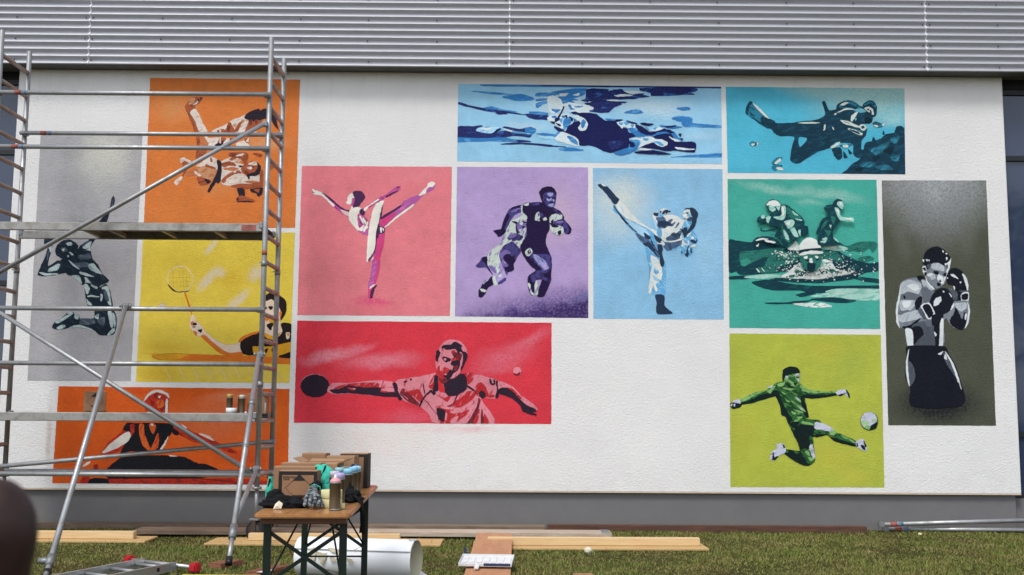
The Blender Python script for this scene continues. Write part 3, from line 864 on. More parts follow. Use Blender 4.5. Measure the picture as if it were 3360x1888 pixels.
# ---- boxer
cB = crop(2880, 580, 1.744)
p = Panel('dark olive upright mural panel with a shirtless boxer raising black gloves', cB,
          [(22, 22), (620, 22), (676, 1426), (60, 1423)], '46493B',
          [(330, 20, 520, 400, 0, '9CA0A4', 0.98, 0.1), (240, 220, 130, 330, 16, '74787A', 0.6, 0.0), (430, 220, 130, 330, -18, '74787A', 0.6, 0.0), (130, 330, 80, 240, 10, '666A64', 0.5, 0), (520, 330, 80, 240, -14, '666A64', 0.5, 0), (345, 1300, 330, 170, 0, '16181B', 1.4, 0.1)],
          warp=0.05, palette=dict(a=('AAB1B8','99A0A8',60,0.3), m=('737A83','676E77',50,0.35), s=('4A505B','414751',70,0.35), d='10141F', w='C9CFD2', x='5B616B'))
p.part('figure', '''
m: 140,602 200,580 260,590 310,640 330,660 420,640 432,700 400,800 372,832 372,972 188,972 165,882 130,862 110,822 103,760 120,682
a: 133,612 180,590 242,610 248,640 222,682 170,662 128,672;128,712 200,698 222,720 190,762 138,772;118,792 200,770 252,763 268,800 200,822 130,832
w: 165,625 220,615 240,640 210,655;140,715 190,712 180,745 150,750
x: 170,660 240,680 235,705 130,700;120,775 180,765 130,790;250,640 300,650 300,700 265,720
w: 132,618 118,690 104,760 107,830 126,868 118,830 113,770 126,700
d: 138,862 190,848 242,810 215,850 180,875;252,690 246,742 220,762 213,720 235,690;148,680 160,690 150,700
s: 200,850 330,830 352,972 205,972
d: 193,870 240,858 262,900 225,940 200,962;310,800 372,790 362,830 318,852
x: 270,830 320,815 310,850 285,860
w: 158,875 196,880 202,965 172,972;348,832 374,818 370,972 348,972
d: 325,860 352,838 349,962 331,966
w: 322,890 335,900 330,915
a: 252,590 290,620 325,642 300,648 262,612
d: 225,572 255,568 268,590 240,598;245,600 258,605 262,630
''')
cB2 = crop(3000, 780, 3.62)
p.part('head', '''
m: 150,360 200,310 280,300 360,340 420,380 390,480 340,560 280,605 225,580 150,500 140,430
a: 200,320 280,305 350,345 340,400 260,380 210,370;160,430 230,430 250,480 200,500
w: 290,440 340,470 350,520 320,560 300,520 270,490;390,270 432,250 425,330 400,400 370,480 340,560 355,480 385,390;150,440 200,420 220,450 170,460
d: 232,398 290,405 275,440 240,425;340,440 380,415 370,460;275,540 315,548 300,580 270,570;300,500 320,520 300,528
d: 100,280 130,180 190,125 270,108 350,145 405,210 428,255 385,300 390,340 345,330 290,300 215,300 180,350 150,380 110,320
w: 98,345 130,340 140,400 120,440 100,400;130,460 160,530 220,590 228,620 150,550
d: 103,365 130,360 128,400;115,420 140,415 135,445
w: 100,265 115,262 112,290;138,262 155,265 150,285;165,268 180,265 178,285;330,155 345,165 340,180;370,185 385,192 380,205;376,235 392,245 380,270;360,315 385,310 375,335
s: 150,330 200,315 170,380;380,330 400,330 385,380
a: 80,510 110,505 150,545 110,585
''', cB2)
p.part('glove', '''
d: 380,500 395,420 440,370 500,365 560,400 610,480 635,570 610,635 540,645 480,620 470,575 400,550
w: 570,430 610,470 638,570 632,630 615,580 595,510;430,440 460,435 520,490 495,480 455,462;540,525 555,530 545,545;385,475 400,480 392,492;465,580 478,590 475,625
s: 500,645 640,635 640,750 510,760
w: 548,690 575,660 640,650 642,745 600,760 555,745
d: 560,690 580,672 630,668 630,728 605,742 568,735;505,650 550,645 545,690 550,750 510,755
m: 440,770 640,755 655,860 630,1000 590,1080 530,1090 450,1060 380,960 400,900
d: 420,990 470,900 490,830 540,930 570,970 590,900 610,900 620,1000 580,1085 530,1092 450,1050
a: 470,790 600,770 620,830 560,880 500,840
w: 628,770 655,860 640,1000 600,1080 630,960 640,870;600,920 618,910 612,970 600,970
s: 370,600 450,620 510,660 500,740 440,720 400,660
''', cB2)
p.part('glove', '''
d: 180,760 220,670 290,610 370,605 430,660 458,760 445,840 380,890 290,930 215,880 185,820
w: 230,770 260,720 310,705 315,750 280,795 235,810;410,660 440,690 438,705;465,780 460,830 430,860 445,820;335,635 355,645 345,652
w: 75,815 165,775 200,810 242,900 240,945 190,970 150,960
d: 100,820 160,790 200,840 220,910 190,945 165,945
s: 40,860 85,850 140,960 110,960
d: 210,930 330,900 300,1010 270,1040 215,1040
''', cB2)
p.part('shorts', '''
d: 175,970 372,970 402,1010 442,1080 472,1170 498,1270 470,1310 330,1325 190,1310 185,1210 158,1150 163,1020
s: 163,1052 200,1080 212,1150 180,1202 162,1140;375,1010 402,1020 442,1090 452,1152 420,1112 390,1062
w: 383,1000 430,1068 462,1158 478,1220 466,1190 450,1152 425,1082;178,985 162,1060 165,1140 180,1202 174,1130 170,1060;345,1015 372,1000 360,1020;385,1015 395,1045 380,1040
''')

# ---- footballer
p = Panel('yellow green mural square with a footballer leaping after a white ball', crop(2370, 1080, 2.731),
          [(63, 40), (1420, 52), (1453, 1420), (73, 1417)], 'A4AD3E',
          [(980, 1150, 420, 260, 0, 'B2AC3C', 0.7, 0.0), (900, 180, 380, 160, 0, 'ADA53C', 0.6, 0.0), (1150, 330, 250, 260, 0, '97A444', 0.6, 0), (200, 900, 200, 420, 0, 'AEA93C', 0.5, 0), (1200, 1330, 260, 120, 0, 'B7B03F', 0.6, 0.0), (150, 250, 180, 180, 0, '98A23E', 0.6, 0)],
          palette=dict(d='0C1D1C', g=('275F2A','14331D',-32,0.38), e=('173E20','4F8044',-32,0.22), l=('78A460','376C36',-25,0.3), w=('B9BCCD','8790A2',30,0.22), p='9CBF88'))
p.part('figure', '''
d: 540,400 550,360 610,337 670,350 695,385 682,402 630,405 610,430 570,430 556,478 541,460
l: 568,430 630,405 692,400 692,470 672,512 630,522 580,492 554,475
g: 600,435 650,428 655,455 625,470;640,470 672,480 650,505;580,470 620,500 590,495
w: 655,410 690,405 680,430;670,445 690,455 685,470;568,425 590,425 580,445
d: 660,428 690,432 670,438;645,485 672,490 655,497;545,372 556,362 550,400
g: 500,480 420,530 380,560 300,570 220,610 148,650 160,677 250,667 340,642 430,612 500,560
d: 158,662 250,640 350,590 450,570 472,602 380,627 300,652 170,679
l: 480,490 562,510 500,522 420,552;152,642 250,588 382,550 300,592 180,652;400,545 445,545 430,580 410,565
w: 400,530 450,505 440,520;90,652 140,630 162,650 150,677
d: 68,672 110,660 172,680 150,706 88,714
w: 75,682 92,672 85,695;100,678 115,672 108,695
g: 500,480 560,475 640,522 700,490 732,550 742,650 772,780 720,802 660,852 600,852 570,792 530,762 520,682 490,612 458,570
e: 500,560 560,590 640,690 700,760 640,760 560,700;560,545 700,560 720,600 640,590
d: 455,560 500,555 530,650 592,760 622,802 600,862 570,792 528,770 520,692 488,622;720,598 742,680 774,782 750,792 720,722 703,642
d: 556,478 600,510 640,522 600,525
l: 640,598 690,628 702,657 660,632;615,640 700,690 745,742 690,712;540,528 655,540 600,547;635,718 722,745 690,755;500,490 560,480 540,510 500,520;530,560 570,585 545,580;690,500 725,540 720,560;620,735 660,760 640,770;560,620 610,655 580,650
w: 655,605 690,632 680,635;680,690 720,722 705,722
l: 690,488 760,540 850,557 950,562 1032,558 1030,578 940,578 800,582 722,560
g: 722,560 800,580 940,575 1030,575 1032,592 940,607 830,620 740,612
d: 725,592 800,588 900,592 1032,580 1032,592 900,614 800,622 740,614
w: 1018,570 1050,549 1100,543 1127,570 1140,612 1115,602 1095,582 1040,594
d: 1105,545 1130,572 1142,614 1130,608 1118,575;1040,590 1095,580 1060,600
g: 598,852 660,790 720,780 772,810 867,818 872,850 820,882 720,872 660,912 618,892
l: 720,828 812,848 806,862 714,845;620,860 650,820 690,810 660,850;640,880 700,868 680,900;670,790 720,785 690,805
d: 618,892 640,912 690,862 832,880 832,962 792,972 782,1052 750,1102 700,1102 680,1022 640,952
d: 600,850 690,830 650,890;690,850 720,868 700,880
w: 833,838 900,848 970,880 1002,912 960,942 900,902 830,892
g: 830,902 960,922 1060,942 1150,982 1207,1012 1200,1047 1100,1012 980,962 920,942 830,967
d: 830,952 920,942 960,962 1080,1002 1200,1032 1200,1052 1100,1032 1000,1002 940,952 850,970
l: 985,905 1020,925 1000,950 960,940;1060,950 1150,990 1100,980;1130,985 1190,1015 1180,1025
w: 940,900 970,895 960,920
w: 1198,1010 1240,988 1267,995 1293,1060 1283,1092 1240,1077 1205,1052
d: 1205,1015 1215,1050 1205,1050;1240,1040 1270,1050 1280,1085 1255,1070;1265,1000 1290,1050 1280,1060
g: 780,970 806,970 817,1050 827,1122 800,1072
d: 573,1080 650,1090 712,1102 772,1172 792,1212 750,1227 680,1202 600,1152 553,1112
g: 700,1088 760,1080 822,1130 827,1182 792,1217 760,1192;640,1090 690,1105 660,1115;560,1085 590,1090 580,1110
l: 740,1100 770,1095 780,1140;770,1150 815,1160 790,1190
w: 780,1050 806,1038 827,1130 820,1162 790,1102
w: 428,1152 445,1100 490,1070 488,1035 520,1023 552,1040 568,1100 510,1132 460,1177 435,1172
d: 455,1100 462,1160 450,1165;540,1030 560,1060 550,1065;440,1170 500,1140 470,1172
''')
p.part('ball', 'd: ' + ell(1315, 826, 78, 80) + '\nw: ' + ell(1313, 820, 72, 74) + '''
p: 1250,830 1300,838 1300,870 1260,860
d: 1322,882 1345,858 1388,838 1372,890 1332,903
l: 1278,880 1322,872 1314,902 1290,895
m: 1255,818 1300,828 1310,842 1270,838;1340,815 1375,812 1360,838
'''.replace('m:', 'p:'))

# ---- swimmer
p = Panel('long blue mural panel with a front crawl swimmer under water', crop(1480, 260, 2.8),
          [(66, 44), (2482, 72), (2490, 782), (56, 757)], '8CBEDB',
          [(1050, 230, 420, 170, 0, 'C6D3D6', 0.85, 0.1), (1850, 250, 520, 150, -4, 'BFD0D6', 0.7, 0.1), (700, 430, 350, 70, 0, 'B9D0DB', 0.6, 0.0), (2300, 520, 260, 60, 0, 'B5CEDB', 0.5, 0)],
          palette=dict(n=('1A2560','2D5CA0',5,0.18,1.6), k='171C4E', m=('2D75B4','4F92C8',6,0.28,1.5), w=('C9D7DB','A9CBDC',10,0.22), l=('9CCBE4','3F86C0',15,0.25), b='4C96CC'))
p.part('water', '''
m: 300,52 800,48 1400,60 2480,70 2480,84 1800,77 1000,72 600,68 310,64
n: 820,52 1400,62 2480,72 2480,82 1800,76 1000,66
m: 185,112 360,122 560,142 400,140;470,165 650,140 762,180 730,195 620,202
m: 300,270 370,253 460,278 610,302 480,305
n: 66,210 160,240 330,275 480,295 640,320 700,330 892,350 892,377 750,352 690,332 480,312 330,297 200,267 66,232
n: 690,320 880,330 892,372 770,370 710,352;410,312 480,310 520,322 440,325
m: 720,300 880,310 880,330 740,320
n: 60,440 200,435 292,428 240,480 400,490 450,450 510,438 620,460 742,445 742,502 720,537 600,522 480,542 700,567 732,577 600,577 400,572 300,552 58,537
m: 58,535 300,545 500,540 610,572 350,572 58,578;680,450 778,458 760,500 700,510
n: 460,597 600,585 850,600 970,615 1062,627 900,622 700,602 500,602
m: 990,642 1100,630 1222,655 1050,662; 2240,410 2482,430 2482,447 2260,442;2020,720 2200,700 2488,685 2484,717 2100,717
''')
cS = crop(1760, 290, 4.954)
p.part('water_reflection', '''
m: 0,85 110,75 250,80 400,90 330,110 170,132 0,127;238,70 420,40 640,10 822,15 800,52 620,67 420,87;308,160 450,118 540,90 700,68 792,75 740,122 600,170 682,190 560,202 622,237 520,217 480,247 420,242 398,200;0,180 120,168 187,180 100,202 0,212;0,250 170,208 182,240 90,272 20,322 0,302
w: 188,140 300,128 400,190 430,262 520,238 700,258 860,278 942,320 900,372 780,402 600,397 558,382 540,332 480,288 440,332 420,382 300,402 218,390 188,300;380,90 500,85 480,125 400,130;600,110 700,80 680,120
m: 248,340 300,350 392,350 330,392 270,372;518,280 550,268 572,320 622,340 560,352;620,300 760,295 680,315
n: 808,60 830,20 950,8 1162,20 1170,52 1260,30 1390,18 1432,60 1540,100 1560,110 1640,90 1742,83 1730,110 1842,140 1700,152 1590,177 1400,182 1150,202 1300,217 1477,227 1380,245 1382,270 1280,302 1230,342 1170,392 1000,397 858,375 930,352 930,310 860,280 778,250 850,227 728,205 800,170
w: 1268,120 1400,100 1562,115 1500,132 1330,137;1128,195 1332,190 1300,207;860,220 890,222 840,230
n: 1678,5 1860,0 2576,0 2576,62 2460,72 2576,102 2380,112 1900,127 1860,110 1850,72 1700,40
w: 1430,50 1560,40 1700,60 1740,80 1600,90 1540,95
m: 1428,400 1540,358 1660,353 1732,395 1640,417;2288,320 2480,313 2482,357 2320,352;2198,490 2320,453 2480,468 2532,500 2532,560 2576,590 2576,627 2400,622 2358,560 2260,520
m: 1118,500 1240,505 1300,520 1180,532;1998,605 2160,620 2372,630 2200,657 2060,632
k: 1288,515 1402,513 1350,542 1290,547;2080,625 2282,608 2180,642
''', cS)
p.part('figure', '''
l: 228,475 270,445 400,440 470,450 580,480 732,502 600,497 520,477 460,472 390,497 300,492
w: 260,455 390,445 330,470;480,455 580,480 640,495 540,480
b: 420,470 450,460 400,495;560,480 640,490 700,500 600,498
k: 380,500 440,455 460,460 420,490
''')
p.part('figure_body', '''
m: 0,740 150,735 310,750 360,688 412,740 400,782 200,782
l: 0,770 200,785 402,780 400,802 200,832 60,802
w: 398,720 480,720 580,748 662,820 712,932 600,932 430,882 300,832
m: 498,790 560,788 652,850 672,922 580,882
k: 558,400 620,383 700,405 860,403 980,428 1062,490 1130,530 1290,538 1362,590 1410,638 1482,660 1502,720 1642,770 1510,812 1520,862 1602,922 1500,962 1400,1002 1300,1037 1180,1047 1090,1022 1000,972 880,932 708,927 690,852 620,782 458,715 298,642 298,623 400,660 450,690 520,600 590,538 682,538 722,580 668,640 700,682 790,672 832,590 790,500 680,440
n: 1150,880 1300,850 1420,880 1350,960 1220,1000
w: 588,450 680,448 782,500 833,580 812,662 750,692 678,660 722,580 690,530 620,542 600,500
m: 758,508 802,540 770,632 740,652 730,590;598,488 662,530 600,547
w: 178,480 260,438 340,428 430,418 530,418 602,500 590,562 500,622 480,682 430,697 378,640 308,590 248,560 208,540
m: 438,540 490,478 562,490 562,562 490,642 440,622;248,470 322,448 300,492;408,460 472,448 450,492
k: 428,320 452,288 430,372 370,482 348,470 400,390;228,543 302,550 290,582;298,510 340,478 382,500 340,542 310,552;318,568 392,600 370,617;288,628 400,660 452,690 430,702 350,692;468,438 502,450 490,492;538,458 602,500 580,542 555,500
b: 438,640 492,640 460,682;380,520 420,500 410,560
w: 1308,560 1400,543 1540,588 1612,590 1600,642 1540,652 1480,642 1420,620 1390,652 1340,602
b: 1418,560 1502,570 1460,602;1338,560 1402,570 1370,602;1540,600 1590,600 1560,640
m: 1488,660 1580,650 1700,718 1780,758 1880,768 1960,718 2060,698 2200,718 2200,747 2080,737 1940,762 1860,792 1720,802 1640,792 1560,732
k: 1608,600 1700,618 1780,668 1850,718 1950,688 2060,658 2180,688 2252,730 2200,742 2080,702 1960,722 1880,762 1760,752 1660,692
w: 1728,588 1800,640 1850,690 1940,638 2000,640 2062,660 1960,692 1880,702 1810,672
b: 1760,610 1830,670 1800,660;1900,660 1960,640 1930,680
k: 1458,533 1560,550 1642,580 1560,577;1688,575 1760,568 1902,585 1820,612 1760,612
k: 1888,800 2000,758 2180,748 2222,800 2282,870 2576,885 2576,1032 2480,1037 2250,1012 2110,1022 1960,992 1700,962 1880,895 1960,910 2040,957 2120,922 2130,870 2020,830
w: 1518,830 1640,813 1740,798 1860,788 1922,830 1900,872 1760,922 1680,962 1600,962 1660,900 1650,852
b: 1560,850 1640,840 1690,880 1660,940 1620,900;1740,820 1820,830 1770,860
w: 1928,840 2030,838 2122,880 2112,932 2030,952 1930,902
b: 1918,870 2000,880 2062,920 2030,942
w: 2258,963 2480,985 2576,995 2400,1007 2300,992
m: 2198,740 2260,738 2302,800 2382,830 2350,862 2260,822
k: 2308,750 2352,743 2340,792;2340,820 2380,825 2360,850
w: 2158,790 2220,820 2342,860 2250,862
m: 1268,1045 1400,1000 1500,960 1520,850 1640,860 1662,922 1620,1002 1500,1062 1380,1092 1300,1077
k: 1588,1045 1750,1018 1900,1010 2192,1075 1980,1077 1780,1072;1498,868 1560,880 1602,932 1540,962
w: 1640,990 1760,980 1880,1000 1760,1015
''', cS)

# ---- diver
p = Panel('turquoise mural panel with a scuba diver, small fish and a reef', crop(2360, 270, 4.025),
          [(85, 62), (2445, 84), (2457, 1218), (112, 1198)], '48A9C4',
          [(2100, 150, 1250, 520, 8, '9DBDB6', 0.97, 0.15), (1250, 130, 700, 160, -10, '9BB9B4', 0.8, 0.0), (2300, 480, 300, 160, 0, 'A0C6C4', 0.7, 0), (350, 1000, 500, 300, 0, '54B6D2', 0.5, 0)],
          palette=dict(d=('113445','17455A',10,0.3), m=('1F6E88','113445',30,0.25), w='BCC8C1', k='0C2633', l='5FA7B5', g=('1A5468','2A7F98',35,0.35)))
p.part('reef', '''
d: 1620,1219 1700,1150 1760,1080 1860,1020 1900,900 1940,800 2050,780 2150,740 2200,690 2310,670 2335,600 2390,578 2437,610 2446,700 2452,1000 2457,1219 2000,1219
g: 2000,900 2150,820 2250,800 2200,880 2080,960;1850,1100 1980,1050 2060,1080 1960,1130;2250,760 2380,720 2330,820;2250,1000 2380,960 2350,1050;2050,1120 2200,1090 2300,1150 2150,1160
m: 2060,880 2160,840 2130,890;1900,1090 1960,1070 1940,1110;2280,990 2340,980 2300,1020;2150,1110 2210,1105 2180,1135
k: 2170,900 2300,860 2260,960;1800,1150 1900,1130 1860,1190;2020,1000 2120,980 2060,1040
d: 2020,780 2030,730 2060,770;2160,690 2168,640 2180,690
''')
p.part('figure', '''
m: 350,400 360,320 400,265 430,270 540,370 690,500 722,545 650,602 580,572 450,492 380,442
d: 346,400 372,300 410,258 437,275 402,300 382,380 372,430;560,470 690,495 742,540 650,612 560,560;430,465 580,560 640,600 540,555;400,330 470,370 440,350;400,400 470,450 430,440
w: 435,272 530,340 600,420 692,512 670,507 580,432 500,352
d: 560,470 690,498 742,540 900,545 1100,520 1280,500 1402,430 1360,275 1395,255 1445,370 1540,360 1560,300 1650,250 1750,250 1850,310 1900,340 1990,380 2022,440 2012,530 1930,547 1850,562 1942,602 1932,702 1882,762 1872,882 1902,902 1902,992 1810,992 1770,942 1760,822 1600,802 1450,872 1300,922 1150,1012 1050,1072 970,1062 938,1010 960,850 992,720 800,712 730,672 690,622 600,582
bg: 1050,735 1162,745 1066,862
d: 1895,345 1908,290 1980,243 2042,260 2078,330 2072,430 2032,462 1980,422
m: 1910,312 1980,255 2055,290 2060,340 1990,285
w: 1912,345 1980,330 2032,370 2032,432 1990,402
d: 1985,370 2010,380 2005,420;1950,360 1975,355 1970,375
m: 1580,320 1680,258 1780,280 1882,350 1902,402 1800,402 1740,362 1640,362
d: 1610,330 1690,290 1770,310 1830,360 1760,340 1690,325
w: 1600,300 1650,270 1700,275 1640,310;1560,402 1680,348 1792,365 1680,364 1580,400;1738,512 1750,440 1832,390 1800,452 1762,512;1520,420 1550,410 1530,435
l: 1780,370 1880,350 1940,390 1860,400;1790,480 1810,480 1800,510
k: 1920,480 1960,470 2012,500 1990,545 1935,540
w: 1600,503 1700,520 1852,590 1830,602 1650,547;1698,620 1852,702 1892,680 1860,650 1760,622;1848,580 1900,558 1944,602 1912,642 1868,622
d: 1870,590 1900,580 1915,605 1890,615;1720,630 1850,690 1840,665 1760,635;1650,525 1700,540 1720,545
w: 1038,542 1180,529 1332,540 1180,549;1382,642 1384,580 1402,558 1398,612;1495,600 1505,600 1515,625 1505,628
m: 1700,600 1850,640 1880,670 1800,630
d: 1490,880 1600,870 1622,992 1560,1022 1510,952;1640,920 1692,992 1650,1002;1700,890 1752,940 1720,952
m: 1590,842 1660,828 1762,825 1680,872
w: 1630,840 1690,830 1700,860 1650,865
''')
for q in ('m: 2022,552 2070,523 2140,550 2197,533 2160,582 2080,602\nw: 2040,570 2090,575 2080,597;2150,560 2195,535 2165,580',
          'm: 400,812 440,783 480,800 522,793 490,832 430,847\nw: 420,820 470,818 440,843;490,810 520,795 505,835',
          'm: 693,1062 760,1000 832,998 760,1082 710,1092\nw: 730,1070 800,1010 810,1040 750,1085',
          'm: 693,1122 740,1090 832,1100 780,1152 720,1167\nw: 760,1130 810,1125 845,1160 770,1160',
          'm: 1458,862 1530,800 1592,787 1540,832\nw: 1470,865 1540,815 1590,790 1580,820 1500,870'):
    p.part('fish', q)

# ---- table tennis
cT2 = crop(1300, 1090, 4.6675)
p = Panel('long red mural panel with a table tennis player stretching out a bat', crop(950, 1040, 2.927),
          [(75, 38), (2517, 58), (2515, 1030), (42, 1018)], 'C8303F',
          [(400, 370, 400, 95, 14, 'CF8290', 0.95, 0.15), (880, 430, 520, 120, 4, 'CB7080', 0.95, 0.15), (660, 320, 280, 60, 22, 'CC6C7C', 0.9, 0), (1150, 960, 420, 110, 0, 'C9566A', 0.8, 0.0), (2050, 400, 460, 190, 18, 'CB6072', 0.95, 0.0), (2330, 210, 330, 90, 30, 'CB6576', 0.9, 0.0), (2000, 520, 300, 60, 10, 'CB6576', 0.5, 0)],
          palette=dict(d='2A1D2C', r=('A91F28','CB7B88',60,0.14), p=('CB7B88','B63A48',65,0.14), b='C0242C', k=('701A26','2A1D2C',50,0.3)))
p.part('bat', 'p: ' + ell(243, 655, 136, 104, 22) + '\nd: ' + ell(245, 665, 137, 108, 22))
p.part('figure', '''
p: 362,715 410,640 560,640 720,620 850,613 1000,630 1032,702 1042,762 900,762 760,752 600,737 440,742
r: 430,690 530,650 700,635 850,640 862,682 1000,680 1002,732 870,722 700,692 540,682
d: 388,702 500,690 560,658 700,680 862,680 882,727 1032,730 1042,767 900,767 740,747 560,732 440,737
r: 560,680 640,690 600,705
p: 880,690 990,680 1000,720 900,710
p: 1020,618 1140,590 1250,575 1400,543 1480,580 1700,640 1780,558 1900,580 1997,620 1992,772 1880,782 1840,792 1962,1031 1420,1027 1340,932 1250,857 1180,832 1080,792 1040,702
d: 988,640 1027,640 1047,730 1082,790 1050,797 1013,712
d: 1095,625 1130,615 1120,632;1155,600 1175,595 1165,612;1918,600 1932,600 1945,640 1965,645 1968,652 1935,652;1960,605 1970,605 1975,645 1965,640
''')
p.part('figure_detail', '''
k: 110,870 200,950 355,1115 230,1085 150,1042 110,1000 60,940
r: 40,880 200,900 345,880 392,960 402,1002 372,1085 240,972 120,902
p: 70,935 180,1030 160,1010;240,970 370,1085 350,1080
r: 500,832 560,700 622,640 642,760 642,902 560,882
b: 640,720 700,790 742,870 742,932 650,882
d: 588,680 637,668 642,800 637,902 568,892 580,770
d: 538,920 592,898 602,942 570,964;350,1132 400,1030 450,960 530,888 547,905 460,977 410,1052 365,1138;1085,812 1180,878 1262,960 1255,977 1170,897 1080,832;408,790 418,800 440,930 430,930
r: 1080,658 1140,650 1182,720 1120,792 1090,782;1208,882 1240,800 1300,778 1372,850 1412,992 1280,992;1440,960 1500,970 1500,1000 1420,1000;1040,630 1180,630 1100,660
d: 1268,940 1310,898 1364,940 1352,1002 1300,1012;1528,758 1572,770 1582,880 1562,1002 1518,1002 1545,880
r: 620,960 740,1012 830,948 832,992 780,1062 700,1012;850,1102 1000,1000 1100,908 1212,920 1182,1012 1000,1142 870,1152;610,1150 700,1128 760,1172 850,1182 960,1242 1112,1190 1050,1282 900,1390 820,1402 680,1402 640,1302
k: 870,1100 920,980 950,960 900,1080;780,1140 850,1110 830,1140;430,1030 500,1100 620,1260 560,1180
d: 628,1168 720,1190 752,1232 720,1372 650,1322 628,1240
p: 828,1212 960,1190 1090,1108 1184,1048 1150,1122 1000,1212 880,1252;860,1322 952,1290 900,1402 830,1402;660,1140 780,1150 890,1150 860,1182 760,1180;755,1240 780,1250 770,1350 750,1340
k: 1060,1402 1120,1290 1240,1088 1262,1008 1284,1080 1200,1272 1130,1402;1150,1392 1230,1200 1272,1108 1252,1232 1200,1392;1298,1392 1310,1178 1332,1282 1344,1392
r: 1180,1392 1250,1240 1270,1180 1262,1300 1230,1392;1350,1392 1350,1250 1420,1392
p: 1110,1290 1180,1200 1250,1030 1230,1130 1150,1290 1080,1392 1050,1392
''', cT2)
p.part('head', '''
p: 606,450 618,340 650,260 720,170 800,123 900,123 1000,158 1062,240 1088,330 1072,430 1020,522 990,592 960,642 880,722 780,702 680,662 640,602 608,520
d: 618,302 660,270 720,208 840,198 880,155 940,162 1002,210 1032,280 1088,340 1077,420 1040,502 1000,592 990,562 1020,450 1022,340 980,300 960,332 900,260 770,272 730,240 690,290 660,370 628,452 612,440
p: 660,260 700,240 690,300 670,300;1000,230 1040,260 1050,300 1020,280
k: 850,290 960,330 1000,338 982,440 870,452 838,420 890,402
r: 840,410 900,400 960,430 860,445;860,290 900,280 880,330
d: 703,390 760,383 822,410 832,440 770,464 720,422
p: 730,410 760,408 750,440
d: 848,460 900,438 972,438 977,502 950,572 900,622 860,652 870,562 880,522 843,502
k: 890,520 950,520 930,580 890,600
r: 738,543 822,578 842,602 790,642 700,622 688,602;638,590 740,620 762,692 700,742 650,682 618,632;640,540 665,520 660,590 635,585
d: 738,640 790,630 832,578 862,602 852,682 800,722 740,692
p: 735,645 775,640 760,660
d: 718,730 850,718 960,650 1050,650 1078,720 1082,852 1040,902 930,962 830,982 760,932 738,832
p: 845,700 880,640 950,600 985,600 950,650 880,705
k: 650,700 720,740 800,730 740,790 690,770
''', cT2)
p.part('figure_arm', '''
p: 2008,620 2080,640 2150,680 2230,760 2300,810 2372,870 2372,902 2250,852 2150,752 2060,692 2008,702
r: 2070,680 2150,700 2230,790 2150,750
d: 2008,702 2060,680 2130,708 2200,778 2270,848 2340,878 2375,905 2330,915 2371,937 2362,948 2300,932 2240,902 2210,842 2120,772 2020,737
''')
p.part('ball', 'p: ' + ell(2187, 520, 38, 37, 14) + '\nk: 2150,543 2180,550 2215,532 2205,556 2170,558')

# ---- volleyball
cV = crop(0, 560, 2.575)
p = Panel('grey mural panel behind the scaffold with a leaping volleyball player', cV,
          [(345, -312), (1205, -305), (1105, 1780), (232, 1775)], 'A09EA1',
          [(900, -140, 330, 260, 0, 'CFCDBE', 0.98, 0.0), (860, -60, 420, 380, 0, 'B9BAB4', 0.7, 0.0), (500, -200, 60, 300, 0, 'A4A4A6', 0.6, 0.0), (760, 800, 380, 300, 0, '8C8790', 0.5, 0), (780, -330, 500, 80, 0, 'BEBEBC', 0.7, 0)],
          palette=dict(d=('13202C','22303C',-35,0.27), m=('3B4855','566470',-30,0.3), w=('A3B2B2','7F9094',-40,0.25), k='0C151E'))
p.part('figure', '''
d: 960,215 972,260 952,300 922,370 902,430 850,500 800,590 762,642 742,662 650,702 638,682 700,622 760,580 840,430 898,370 930,310 945,240
m: 960,225 950,300 930,340 945,290;690,640 750,600 780,600 740,650
w: 700,650 770,600 760,640 730,660
d: 500,760 430,800 402,802 432,680 452,600 440,568 420,575 402,570 378,572 375,622 402,652 385,720 350,800 322,882 400,890 520,872 582,842
m: 400,700 420,680 400,760;440,820 480,800 470,830
w: 428,822 505,788 485,842 408,852;330,860 380,885 500,875 400,870;415,655 440,640 430,690
''')
cY = crop(120, 770, 2.407)
p.part('figure_body', '''
d: 150,120 165,85 205,50 260,42 300,60 327,90 318,122 322,150 240,190 200,190 155,160
m: 195,110 225,100 240,125 210,140
w: 235,70 270,62 282,80 255,88;200,118 222,112 215,132;245,170 255,168 252,205;255,140 290,155 285,165
d: 190,205 240,185 300,165 380,130 425,125 440,190 490,250 520,310 572,362 550,382 510,400 490,415 440,390 400,340 372,395 355,390 340,345 280,325 245,315 200,270
m: 330,170 420,150 430,190 350,195;280,235 380,220 440,250 350,260
w: 400,120 420,100 425,130;410,240 450,230 500,290 520,315 470,300 420,270;340,295 400,310 460,335 400,328 350,312;255,205 300,240 340,275 300,255;385,335 420,370 405,385 388,365
w: 280,325 340,330 358,390 340,375
d: 380,390 420,385 490,420 550,392 580,450 600,560 590,600 440,600 400,545 385,470
w: 378,398 400,395 420,430 400,470 385,440;400,490 440,480 500,495 440,492;505,470 520,480 515,525 508,520;515,420 560,410 585,500 588,560 565,540 560,480 530,440;395,510 410,530 440,555 410,555;430,400 480,415 470,430
m: 530,430 560,470 570,530 540,500
d: 470,600 600,600 628,650 630,740 600,792 500,792 460,755 400,735 330,720 335,670 450,665 460,640
m: 340,670 450,668 460,700 400,715 345,705;480,680 540,650 530,720
w: 465,640 490,632 488,668 465,662;565,612 590,610 605,720 590,735 575,680;600,620 622,650 622,740 608,700;560,790 610,740 620,760 580,797
d: 125,735 150,690 200,660 240,625 290,612 300,640 335,635 335,700 260,735 180,752
w: 150,690 240,640 290,620 240,660 175,700;240,620 290,608 280,625;302,640 332,640 330,668 308,665;160,740 200,715 230,725 190,750;260,735 340,715 450,755 350,735
''', cY)
